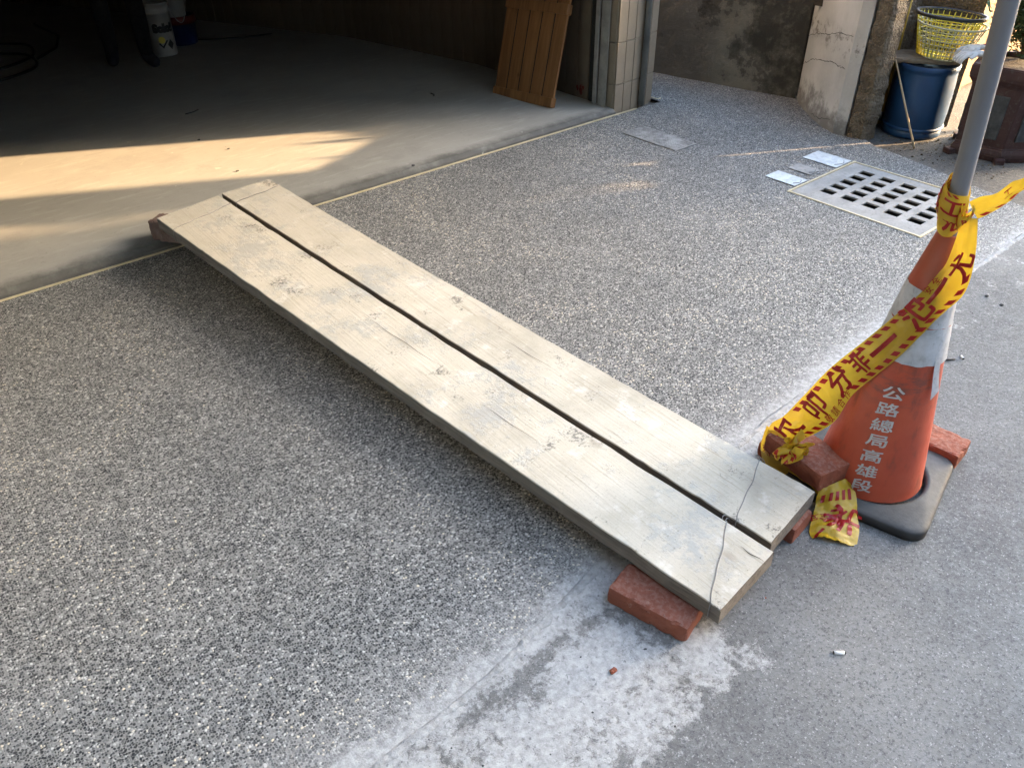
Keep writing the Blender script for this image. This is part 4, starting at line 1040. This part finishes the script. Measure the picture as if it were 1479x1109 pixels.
# ================================================================== BRICKS
def brick(loc, rz, label, seed, l=.2, w=.095, h=.053, rot=None):
    o = link('brick', rough_block(l, w, h, seed), MT['brick'], loc=loc, rot=rot or (0, 0, rz))
    return tag(o, label, 'brick', 'loose red bricks')
a = math.atan2(-2.658+2.469, .084-.036)
brick((.060+.054+.004, -2.566+.012, -.004), a, 'orange red brick under the road end of the near plank', 3, .2, .098)
brick((.560, -2.540, -.006), -1.45, 'brick mostly hidden under the end of the far plank', 4)
brick((.785, -2.482, -.005), -1.56, 'low brown brick lying flat under the taped brick by the cone', 5)
brick((.744, -2.523, .058), 0, 'dusty brick on top of the low brick, touching the cone base', 6, .2, .112, .055, rot=(.0, .03, math.radians(78)))
brick((1.136, -2.672, -.005), math.radians(96), 'brick lying half hidden behind the traffic cone', 8, .2, .098)
fr = link('brick_fragment', rough_block(.17, .085, .090, 11, .004, .006, .006), MT['dustbrick'], loc=(-.025, .035, .029), rot=(0, 0, -.95))
tag(fr, 'broken dusty brick chunk under the garage end of the near plank', 'brick')

# ================================================================== CONE
CX = Vector((.891, -2.631, 0))
tc = empty('traffic_cone', CX+Vector((0, 0, -.005)), 'orange traffic cone with white lettering, scuffed white band and black base', 'traffic cone')
tilt = Euler((0, 0, 0))
bm = new(); lathe(bm, [(.136, .036), (.134, .040), (.1325, .06), (.052, .615), (.050, .625), (.047, .640), (.027, .735), (.024, .738), (.021, .735), (.019, .70), (.03, .60), (.11, .06), (.12, .036), (.136, .036)], 72)
link('body', bm, MT['cone'], tc)
def rc(z): return .1325+(.052-.1325)*(z-.06)/(.615-.06)
def band(z0, z1, seed, phi0=0.0, phi1=2*math.pi, off=.0022):
    bm = new(); n = 72; g = []
    for k in range(n+1):
        a = phi0+(phi1-phi0)*k/n; col = []
        for j in range(7):
            t = j/6; z = z0+(z1-z0)*t+.003*noise.noise(Vector((a*3, t, seed)))
            r = rc(z)+off+.0022*noise.noise(Vector((a*6, z*40, seed))); col.append(bm.verts.new((r*math.cos(a), r*math.sin(a), z)))
        g.append(col)
    for k in range(n):
        for j in range(6): bm.faces.new((g[k][j], g[k+1][j], g[k+1][j+1], g[k][j+1])).smooth = True
    return bm
link('reflective_band', band(.525, .612, 1), MT['refl'], tc)
link('reflective_band', band(.440, .524, 2, off=.0026), MT['refl'], tc)
link('reflective_band', band(.430, .446, 3, off=.0032), MT['refl'], tc)
# loose flap of the band hanging at the road side
bm = new(); g = []
for i in range(6):
    a = math.radians(-112)+.22*i/5; row = []
    for j in range(7):
        z = .45-.085*j/6-(.02*(1-i/5) if j == 6 else 0); r = rc(z)+.004+.010*(j/6)**2; row.append(bm.verts.new((r*math.cos(a), r*math.sin(a), z)))
    g.append(row)
for i in range(5):
    for j in range(6): bm.faces.new((g[i][j], g[i][j+1], g[i+1][j+1], g[i+1][j])).smooth = True
link('band_flap', bm, MT['refl'], tc)
# black base
bm = new(); n = 64; hs = .183; rd = .05
def rsq(k, h, r):
    c = k//(n//4); t = (k % (n//4))/(n//4-1); a = c*math.pi/2+t*math.pi/2; cx = (h-r)*(1 if c in (0, 3) else -1); cy = (h-r)*(1 if c in (0, 1) else -1)
    return cx+r*math.cos(a), cy+r*math.sin(a)
rings = []
for (h, r, z) in [(hs-.006, rd-.004, 0.0), (hs, rd, .004), (hs, rd, .026), (hs-.004, rd-.003, .031), (hs-.012, rd-.01, .034)]:
    rings.append([bm.verts.new((*rsq(k, h, r), z+.0)) for k in range(n)])
for (r, z) in [(.150, .040), (.146, .041), (.139, .036), (.136, .020)]:
    rings.append([bm.verts.new((r*math.cos(2*math.pi*(k+.0)/n), r*math.sin(2*math.pi*k/n), z)) for k in range(n)])
for a_, b_ in zip(rings, rings[1:]):
    for k in range(n): bm.faces.new((a_[k], a_[(k+1) % n], b_[(k+1) % n], b_[k])).smooth = True
bm.faces.new(rings[0][::-1])
bmesh.ops.recalc_face_normals(bm, faces=bm.faces[:])
link('base', bm, MT['rubber'], tc, rot=(0, 0, R(14)), loc=(.004, -.006, 0))
# lettering down the cone
bm = new(); PHI0 = math.radians(-161.5)
for k, ch in enumerate('公路總局高雄段'):
    zc = .350-k*.0455
    for q, (ox, oy) in enumerate(((0, 0), (.0007, .0005), (-.0007, .0005), (0, -.0008))):
        src = text_bm(ch, .044, .0, .006, -.0)
        def fn(c, zc=zc, q=q, ox=ox, oy=oy):
            z = zc+(c.y+oy)*.86+c.x*.16; r = rc(z)+.0014+q*.00008; aa = PHI0+((c.x+ox)*1.2)/rc(zc)
            return Vector((r*math.cos(aa), r*math.sin(aa), z))
        join_bm(bm, src, fn)
link('lettering', bm, MT['twhite'], tc)
bm = new(); tube(bm, [(0, 0, .30), (-.004, .004, .74), (-.0215, .033, 1.22), (-.045, .075, 1.9)], .0195, 24)
pp = tag(link('pole', bm, MT['pole'], loc=CX), 'grey plastic pole standing upright in the top of the traffic cone', 'pole')

# ================================================================== WARNING TAPE
wt = empty('warning_tape', (.75, -2.45, 0), 'yellow warning tape with red stripes tied from the pole to the bricks', 'warning tape')
TO = Vector((.75, -2.45, 0))
band_pairs = [[(0.7205, -2.4189, 0.0364), (0.7306, -2.4772, 0.0351)], [(0.7285, -2.4059, 0.1217), (0.7426, -2.482, 0.1038)], [(0.7405, -2.4335, 0.1689), (0.7539, -2.5123, 0.1416)], [(0.7596, -2.4692, 0.2595), (0.7717, -2.5555, 0.2089)], [(0.7792, -2.5057, 0.3519), (0.7900, -2.5740, 0.300)],
 [(0.8027, -2.5577, 0.4491), (0.8088, -2.6302, 0.4133)], [(0.8233, -2.6022, 0.5357), (0.8277, -2.6651, 0.505)], [(0.8306, -2.6298, 0.5915), (0.846, -2.6894, 0.567)], [(0.8398, -2.6429, 0.6276), (0.8563, -2.7098, 0.6134)], [(0.8466, -2.6505, 0.6528), (0.8617, -2.713, 0.651)],
 [(0.8538, -2.6576, 0.6823), (0.8667, -2.705, 0.7033)], [(0.8611, -2.6558, 0.7424), (0.8696, -2.6937, 0.7455)], [(0.8655, -2.6516, 0.7846), (0.8719, -2.6803, 0.7862)]]
tail_pairs = [[(.683, -2.606, .060), (.790, -2.640, .072)], [(.672, -2.612, .050), (.770, -2.655, .060)], [(.656, -2.620, .030), (.738, -2.687, .040)], [(.625, -2.634, .012), (.715, -2.708, .020)], [(.600, -2.646, .004), (.690, -2.731, .010)], [(.588, -2.655, .001), (.662, -2.745, .003)], [(.580, -2.668, .001), (.638, -2.757, .002)]]
right_pairs = [[(.8758, -2.6519, .8131), (.8873, -2.6753, .7799)], [(.8841, -2.6689, .8286), (.8936, -2.6883, .7888)], [(.895, -2.6912, .8403), (.9031, -2.7076, .8112)], [(.9035, -2.7084, .8673), (.9089, -2.7196, .8334)], [(.9113, -2.7245, .8775), (.9148, -2.7317, .8536)], [(.9369, -2.7769, .9235), (.9407, -2.7847, .8993)], [(.99, -2.88, 1.01), (.995, -2.89, .965)]]
class Ribbon:
    def __init__(s, pairs, crease=.004, seed=0, sub=8):
        A = [Vector(p[0]) for p in pairs]; B = [Vector(p[1]) for p in pairs]
        def cr(P, i, t):
            p0, p1, p2, p3 = P[max(i-1, 0)], P[i], P[min(i+1, len(P)-1)], P[min(i+2, len(P)-1)]
            return .5*((2*p1)+(p2-p0)*t+(2*p0-5*p1+4*p2-p3)*t*t+(3*p1-p0-3*p2+p3)*t**3)
        s.a, s.b = [], []
        for i in range(len(A)-1):
            for k in range(sub): s.a.append(cr(A, i, k/sub)); s.b.append(cr(B, i, k/sub))
        s.a.append(A[-1]); s.b.append(B[-1])
        mid = [(x+y)/2 for x, y in zip(s.a, s.b)]; s.len = [0]
        for x, y in zip(mid, mid[1:]): s.len.append(s.len[-1]+(y-x).length)
        s.L = s.len[-1]; s.crease = crease; s.seed = seed
    def at(s, d, v, off=0.0):
        d = max(0, min(s.L*.99999, d)); i = 0
        lo, hi = 0, len(s.len)-1
        while hi-lo > 1:
            m = (lo+hi)//2
            if s.len[m] <= d: lo = m
            else: hi = m
        t = (d-s.len[lo])/max(1e-9, s.len[hi]-s.len[lo])
        a = s.a[lo].lerp(s.a[hi], t); b = s.b[lo].lerp(s.b[hi], t)
        tan = ((s.a[hi]+s.b[hi])-(s.a[lo]+s.b[lo])).normalized(); n = tan.cross((a-b)).normalized()
        cv = Vector((-.86, -3.24, 1.5))-a
        if n.dot(cv) < 0: n = -n
        sag = s.crease*(.7*math.sin(math.pi*v)+1.1*(.5-abs(v-.42-.10*noise.noise(Vector((d*9, 1, s.seed)))))-1.1*abs(noise.noise(Vector((d*15, v*2.2, s.seed+8))))+.6*noise.noise(Vector((d*16, v*2.5, s.seed)))+.45*noise.noise(Vector((d*44, v*8, s.seed+3)))+.18*noise.noise(Vector((d*110, v*17, s.seed+5))))
        p = a.lerp(b, v)+n*(sag+off)
        q = p-CX; rr_ = math.hypot(q.x, q.y); need = (rc(max(q.z, .06))+.006+off if q.z < .615 else .053-.027*min(1, (q.z-.615)/.12)+.004+off)
        if q.z < .735 and rr_ < need: p = p+Vector((q.x, q.y, 0))*(need/rr_-1)
        return p
    def mesh(s, nu, nv, torn=0.0):
        bm = new(); g = []
        for i in range(nu+1):
            row = []
            for j in range(nv+1):
                d = s.L*i/nu
                if torn and i == nu: d += -torn*abs(noise.noise(Vector((j*1.7, 3, s.seed))))
                row.append(bm.verts.new(s.at(d, j/nv)-TO))
            g.append(row)
        for i in range(nu):
            for j in range(nv): bm.faces.new((g[i][j], g[i+1][j], g[i+1][j+1], g[i][j+1])).smooth = True
        return bm
    def quad(s, bm, d0, d1, v0, v1, skew=0.0, off=.0012):
        g = []
        for i in range(4):
            row = []
            for j in range(3):
                d = d0+(d1-d0)*i/3; v = v0+(v1-v0)*j/2; row.append(bm.verts.new(s.at(d+skew*(j/2-.5), v, off)-TO))
            g.append(row)
        for i in range(3):
            for j in range(2): bm.faces.new((g[i][j], g[i+1][j], g[i+1][j+1], g[i][j+1]))
    def stripes(s, bm, d0, d1, v0, v1, step=.027, duty=.55, skew=.010, off=.0014):
        d = d0
        while d < d1: s.quad(bm, d, d+step*duty, v0, v1, skew, off); d += step
    def text(s, bm, ch, d, v, h, w=.07, off=.0016, bold=.02, rot=0.0, sx=1.0):
        ca, sa = math.cos(rot), math.sin(rot); e = .026*h if h > .03 else .012*h
        for q, (ox, oy) in enumerate(((0, 0), (e, e*.7), (-e, e*.7), (e*.7, -e), (-e*.7, -e)) if h > .03 else ((-e, 0), (e, 0))):
            src = text_bm(ch, h, 0, .008)
            def fn(c, q=q, ox=ox, oy=oy):
                x, y = (c.x+ox)*sx, c.y+oy; X, Y = x*ca-y*sa, x*sa+y*ca
                return s.at(d+X, v-Y/w, off+q*.00006)-TO
            join_bm(bm, src, fn)
tb = Ribbon(band_pairs, .0048, 1)
# the film and its print
link('film_band', tb.mesh(150, 14), MT['tape'], wt)
bm = new(); Lb = tb.L
tb.stripes(bm, Lb*.20, Lb*.735, .05, .20); tb.stripes(bm, Lb*.40, Lb*.86, .80, .95); tb.stripes(bm, Lb*.13, Lb*.245, .80, .95)
for (ch, f, v, h, rot, sx) in [('欠', .135, .46, .062, .5, 1), ('叩', .265, .44, .052, .2, 1), ('分', .385, .42, .058, .1, 1), ('非', .475, .40, .05, .1, .9), ('一', .565, .46, .075, 0, 1), ('氾', .70, .36, .062, .1, 1), ('一', .785, .34, .07, .1, 1.0), ('尤', .87, .58, .055, -.2, 1)]:
    tb.text(bm, ch, Lb*f, v, h*1.12, .075, bold=.0, rot=rot, sx=sx)
for k, ch in enumerate('敬請合作'): tb.text(bm, ch, Lb*(.268+.035*k), .86, .021, .08, bold=.0)
for k, ch in enumerate('安全'): tb.text(bm, ch, Lb*(.775+.035*k), .10, .02, .07, bold=.0)
link('print', bm, MT['tred'], wt)
tt = Ribbon(tail_pairs, .010, 4)
link('film_tail', tt.mesh(50, 16, .012), MT['tape'], wt)
bm = new(); Lt = tt.L; 
d = .0
for k in range(5): tt.quad(bm, Lt*.16, Lt*.30, .10+.17*k, .19+.17*k, 0, .0014)
tt.text(bm, '光', Lt*.62, .68, .075, .1, bold=.01, rot=-1.2); tt.text(bm, '安全', Lt*.55, .14, .024, .1, bold=.0, rot=-1.57); tt.text(bm, '一', Lt*.9, .15, .05, .1, bold=.01, rot=.5)
tt.text(bm, '火', Lt*.55, .45, .05, .1, bold=.01, rot=.4)
link('print', bm, MT['tred'], wt)
tr_ = Ribbon(right_pairs, .006, 6)
link('film_loose_end', tr_.mesh(70, 10), MT['tape'], wt)
bm = new(); tr_.stripes(bm, .012, tr_.L, .80, .95, .03, .5); tr_.text(bm, '工', tr_.L*.22, .4, .02, .04, bold=.01); link('print', bm, MT['tred'], wt)
# sleeve of tape wound round the pole
def wind(c0, c1, r0, r1, turns, w, seed, n=120):
    pr_ = []
    for k in range(n+1):
        t = k/n; a = turns*2*math.pi*t+seed; c = Vector(c0).lerp(Vector(c1), t); r = r0+(r1-r0)*t+.004*noise.noise(Vector((t*14, seed, 0)))
        tl = .018*math.sin(a*1.0+seed)
        d = Vector((math.cos(a), math.sin(a), 0)); ww = w*(.8+.35*noise.noise(Vector((t*9, 4, seed))))
        pr_.append((tuple(c+d*(r-.002)+Vector((0, 0, ww/2+tl))), tuple(c+d*(r+.004)+Vector((0, 0, -ww/2+tl)))))
    return pr_
PA = Vector((.882, -2.617, 0))
wn_ = Ribbon(wind((.885, -2.622, .775), (.884, -2.620, .815), .0235, .029, 2.6, .075, .7), .0030, 8, 2)
link('film_winding', wn_.mesh(240, 8), MT['tape'], wt)
bm = new()
d = .01; kk = 0
while d < wn_.L-.03:
    wn_.text(bm, '有危工險止'[kk % 5], d+.02, .5, .05, .075, bold=.01, off=.0016); wn_.stripes(bm, d, d+.03, .03, .13, .015); d += .062; kk += 1
link('print', bm, MT['tred'], wt)
# small knot where the loose end leaves the pole
rr = random.Random(9); wp = []
for k in range(16):
    a = k/15*2*math.pi*1.4; p = Vector((.866, -2.657, .785))+Vector((.009*math.cos(a), .012*math.sin(a), .016*math.sin(a*1.6))); dn = Vector((rr.gauss(0, .3), rr.gauss(0, .3), 1)).normalized()*.015
    wp.append((tuple(p+dn), tuple(p-dn)))
kn = Ribbon(wp, .003, 12, 4)
link('film_knot', kn.mesh(70, 6), MT['tape'], wt)
bm = new(); kn.stripes(bm, .005, kn.L, .2, .8, .02, .4); link('print', bm, MT['tred'], wt)
# crumpled wad on the brick
rr = random.Random(4); wp = []
c0 = Vector((.690, -2.508, .125))
for k in range(30):
    t = k/29; a = t*2*math.pi*2.3; r = .026+.013*math.sin(k*1.9)
    ax = Vector((math.cos(a), math.sin(a)*.95, .55*math.sin(a*1.3+1)))
    p = c0+ax*r+Vector((0, 0, .006*math.sin(k*2.3))); dn = Vector((rr.gauss(0, .4)+.3, rr.gauss(0, .4)-.5, rr.gauss(0, .3)+.8)).normalized()*.020
    wp.append((tuple(p+dn), tuple(p-dn)))
wr_ = Ribbon(wp, .004, 15, 4)
link('film_wad', wr_.mesh(150, 8), MT['tape'], wt)
bm = new(); wr_.stripes(bm, .01, wr_.L*.95, .55, .92, .022, .5); link('print', bm, MT['tred'], wt)
# wrap down the face of the low brick and a strand along its foot
wrp = Ribbon([((.735, -2.395, .115), (.735, -2.475, .115)), ((.722, -2.398, .085), (.722, -2.480, .085)), ((.718, -2.400, .055), (.716, -2.49, .055)), ((.720, -2.405, .02), (.712, -2.50, .025)), ((.715, -2.42, .004), (.705, -2.52, .012))], .006, 17)
link('film_wrap', wrp.mesh(40, 10), MT['tape'], wt)
bm = new(); wrp.text(bm, '險', wrp.L*.5, .25, .03, .085, bold=.0, rot=1.5); wrp.text(bm, '欠', wrp.L*.22, .55, .045, .085, bold=.01); link('print', bm, MT['tred'], wt)
st = Ribbon([((.722, -2.46, .045), (.722, -2.48, .018)), ((.716, -2.53, .05), (.712, -2.53, .015)), ((.712, -2.575, .048), (.706, -2.575, .014)), ((.705, -2.605, .055), (.695, -2.612, .03))], .003, 19)
link('film_strand', st.mesh(30, 5), MT['tape'], wt)

# ================================================================== LITTER
def butt(x, y, rz, label, L=.022):
    e = empty('cigarette_butt', (x, y, -.005), label, 'cigarette butt', None, rz)
    bm = new(); tube(bm, [(-L/2, 0, .0045), (L/2, 0, .0045)], .0042, 12); link('paper', bm, MT['butt'], e)
    bm = new(); tube(bm, [(L/2, 0, .0045), (L/2+.0035, .0005, .004)], [.0042, .003], 10); tube(bm, [(-L/2-.001, 0, .0045), (-L/2, 0, .0045)], .0039, 10); link('burnt_tip', bm, MT['ash'], e)
butt(.335, -2.895, -.72, 'white cigarette butt on the open road in front of the planks')
butt(1.66, -2.532, .9, 'small cigarette butt on the road behind the traffic cone', .016)
bm = new(); tube(bm, [(1.60, -2.500, 0), (1.63, -2.522, .001)], .003, 6); tag(link('matchstick', bm, MT['pebb']), 'short dark burnt stick beside the far cigarette butt', 'stick')
for i, (x, y, s, lab) in enumerate([(-.075, -2.607, .016, 'red brick chip on the white cement patch left of the front brick'), (.338, -2.702, .007, 'tiny red brick chip right of the near plank end')]):
    tag(link('brick_chip', rough_block(s, s*.7, s*.5, 50+i, .003, .004, .003), MT['brick'], loc=(x, y, -.004), rot=(0, 0, i)), lab, 'brick chip')
for i, (x, y, s, lab) in enumerate([(2.131, -2.399, .014, 'left dark pebble of the two on the road right of the cone'), (2.107, -2.465, .016, 'right dark pebble of the two on the road right of the cone'), (.02, -2.615, .007, 'tiny dark pebble just left of the front brick corner')]):
    tag(link('pebble', rough_block(s, s*.8, s*.6, 60+i, .002, .004, .004), MT['pebb'], loc=(x, y, -.006)), lab, 'pebble')
bm = new(); rr = random.Random(11)
for k in range(420):
    x = rr.uniform(-.9, 3.0); y = road_edge(min(x, 2.9))-abs(rr.gauss(0, .16))-.01; s = rr.uniform(.0012, .0035)
    m_ = Matrix.Translation((x, y, -.0055+s*.4)) @ Matrix.Rotation(rr.uniform(0, 6), 4, 'Z') @ Matrix.Diagonal((1, rr.uniform(.6, 1), .7, 1))
    bmesh.ops.create_icosphere(bm, subdivisions=1, radius=s, matrix=m_)
tag(link('loose_grit', bm, MT['pebb']), 'loose dark grit scattered on the road along the paving edge', 'grit', kind='stuff')
bm = new()
for k in range(260):
    x = rr.uniform(3.32, 3.9); y = rr.uniform(-1.9, -1.15); s = rr.uniform(.002, .008)
    bmesh.ops.create_icosphere(bm, subdivisions=1, radius=s, matrix=Matrix.Translation((x, y, -.022+s*.4)) @ Matrix.Diagonal((1, rr.uniform(.6, 1), .6, 1)))
tag(link('rubble', bm, MT['agg']), 'small stones and crumbs on the dirt around the drum', 'rubble', kind='stuff')

# ================================================================== UNSEEN SURROUNDINGS, ADDED BEYOND THE FRAME TO SHADE THE STREET
def palm(loc, label, seed, h, nf=9, L=.7):
    rr = random.Random(seed); e = empty('palm_plant', loc, label, 'palm')
    bm = new(); tube(bm, [(0, 0, 0), (.01, .01, h*.5), (0, 0, h)], [.05, .04, .035], 10); link('trunk', bm, MT['bark'], e)
    bm = new()
    for k in range(nf):
        a = 2*math.pi*k/nf+rr.uniform(-.2, .2); el = rr.uniform(.1, .8); pts = []
        for q in range(13):
            t = q/12; pts.append(Vector((math.cos(a)*L*t, math.sin(a)*L*t, h+L*(el*t-.75*t*t))))
        tube(bm, pts, [.006*(1-.8*q/12) for q in range(13)], 5)
        for q in range(2, 13):
            for s in (-1, 1):
                p = pts[q]; side = Vector((-math.sin(a), math.cos(a), 0))*s; tip = p+side*.16*(1-.5*q/12)+(pts[min(12, q)]-pts[q-1]).normalized()*.10+Vector((0, 0, -.04))
                w = Vector((math.cos(a), math.sin(a), 0))*.010
                bm.faces.new([bm.verts.new(p-w), bm.verts.new(p.lerp(tip, .5)+w), bm.verts.new(tip), bm.verts.new(p.lerp(tip, .5)-w)])
    link('crown', bm, MT['leaf2'], e); return e
palm((4.30, -.80, -.02), 'green palm plant behind the grey pillar', 2, .80, 11, .36)
wd_ = empty('weed_clump', (3.72, -.80, .60), 'clump of broad weeds growing behind the top of the grey pillar', 'weeds')
rr = random.Random(5); bm = new()
for k in range(34):
    b = Vector((rr.uniform(-.08, .10), rr.uniform(-.24, .22), -.02)); a = rr.uniform(0, 6.28); tip = b+Vector((.08*math.cos(a), .10*math.sin(a), rr.uniform(.06, .30))); sd_ = Vector((-math.sin(a), math.cos(a), 0))*rr.uniform(.010, .022)
    mm = b.lerp(tip, .55)+Vector((0, 0, .015)); bm.faces.new([bm.verts.new(b), bm.verts.new(mm+sd_), bm.verts.new(tip), bm.verts.new(mm-sd_)])
link('foliage', bm, MT['leaf2'], wd_)
bm = new(); box(bm, (0, 0, -.03), (.2, .5, .04)); link('root_soil', bm, MT['soil'], wd_)
sb = empty('sun_blocker', (7.0, -3.09, -.02), 'unseen blank grey board on a post, added to block sun', 'sun_blocker')  # made-up board, added out of view to stop sun on the garage floor
bm = new(); box(bm, (0, -.02, 2.64), (.06, .35, 2.42), rz=-.48); link('panel', bm, MT['steel'], sb)
bm = new(); tube(bm, [(.06, 0, 0), (.06, 0, 3.9)], .03, 12); link('post', bm, MT['steel'], sb)
def tree(loc, label, seed, n):
    rr = random.Random(seed); e = empty('street_tree', loc, label, 'tree')
    bm = new(); tube(bm, [(0, 0, 0), (.03, .02, .9), (0, 0, 1.9), (.05, 0, 3.0)], [.06, .05, .04, .015], 10)
    for k in range(7):
        a = k*.9; z = 1.7+.18*k; tube(bm, [(0, 0, z), (.3*math.cos(a), .3*math.sin(a), z+.25), (.55*math.cos(a), .55*math.sin(a), z+.5)], [.02, .012, .004], 6)
    link('trunk', bm, MT['bark'], e); bm = new()
    cl = [(rr.uniform(-.45, .45), rr.uniform(-.45, .45), rr.uniform(1.78, 3.5)) for _ in range(52)]
    for i in range(n):
        c = Vector(rr.choice(cl))+Vector((rr.gauss(0, .12), rr.gauss(0, .12), rr.gauss(0, .12))); d = Vector((rr.gauss(0, 1), rr.gauss(0, 1), rr.gauss(0, 1))).normalized(); q = d.orthogonal().normalized()
        bm.faces.new([bm.verts.new(c), bm.verts.new(c+d*.04+q*.018), bm.verts.new(c+d*.08), bm.verts.new(c+d*.04-q*.018)])
    link('crown', bm, MT['leaf2'], e); return e
tree((7.4, -4.05, -.02), 'small leafy street tree beside the added sun-blocking board', 8, 8000)
nh = empty('neighbour_house', (12.3, -13.0, 0), 'unseen plain pale grey house further along the street', 'building')  # unseen house, sited to keep direct sun off the paving
bm = new(); box(bm, (0, 0, 2.75), (6.0, 10.4, 5.5)); link('wall', bm, MT['facade'], nh)
bm = new(); box(bm, (0, 0, 5.56), (6.2, 10.6, .12)); link('roof', bm, MT['roof'], nh)
for k in range(3):
    for z in (1.8,):
        bm = new(); box(bm, (-3.01, -3.2+3.2*k, z), (.06, 1.4, 1.3)); w_ = link('window', bm, MT['steel'], nh)
        bm = new(); box(bm, (-3.045, -3.2+3.2*k, z), (.02, 1.25, 1.15)); link('pane', bm, MT['glass'], w_)
oh = empty('opposite_house', (-1, -10.5, 0), 'unseen plain pale grey terrace across the street', 'building')  # unseen terrace, its height set to cut sky light from the street side
bm = new(); box(bm, (0, -3, 6.5), (26, 6, 13.0)); link('wall', bm, MT['facade'], oh)
bm = new(); box(bm, (0, -3, 13.1), (26.5, 6.6, .2)); link('roof', bm, MT['roof'], oh)
for k in range(4):
    bm = new(); box(bm, (-6.5+4.3*k, .01, 2.2), (1.6, .06, 1.5)); w_ = link('window', bm, MT['steel'], oh)
    bm = new(); box(bm, (-6.5+4.3*k, .045, 2.2), (1.45, .02, 1.35)); link('pane', bm, MT['glass'], w_)

lh = empty('sky_blocker_house', (-5.7, -6.4, 0), 'unseen dark house added on the left to block sky light', 'building')  # invented house, set near and dark to deepen the shade beside the planks
bm = new(); box(bm, (0, 0, 4.5), (5, 9, 9.0)); link('wall', bm, MT['dark'], lh)
bm = new(); box(bm, (0, 0, 9.1), (5.3, 9.3, .2)); link('roof', bm, MT['roof'], lh)
for k in range(2):
    bm = new(); box(bm, (2.51, -2+4*k, 1.9), (.06, 1.5, 1.3)); w_ = link('window', bm, MT['steel'], lh)
    bm = new(); box(bm, (2.545, -2+4*k, 1.9), (.02, 1.35, 1.15)); link('pane', bm, MT['glass'], w_)
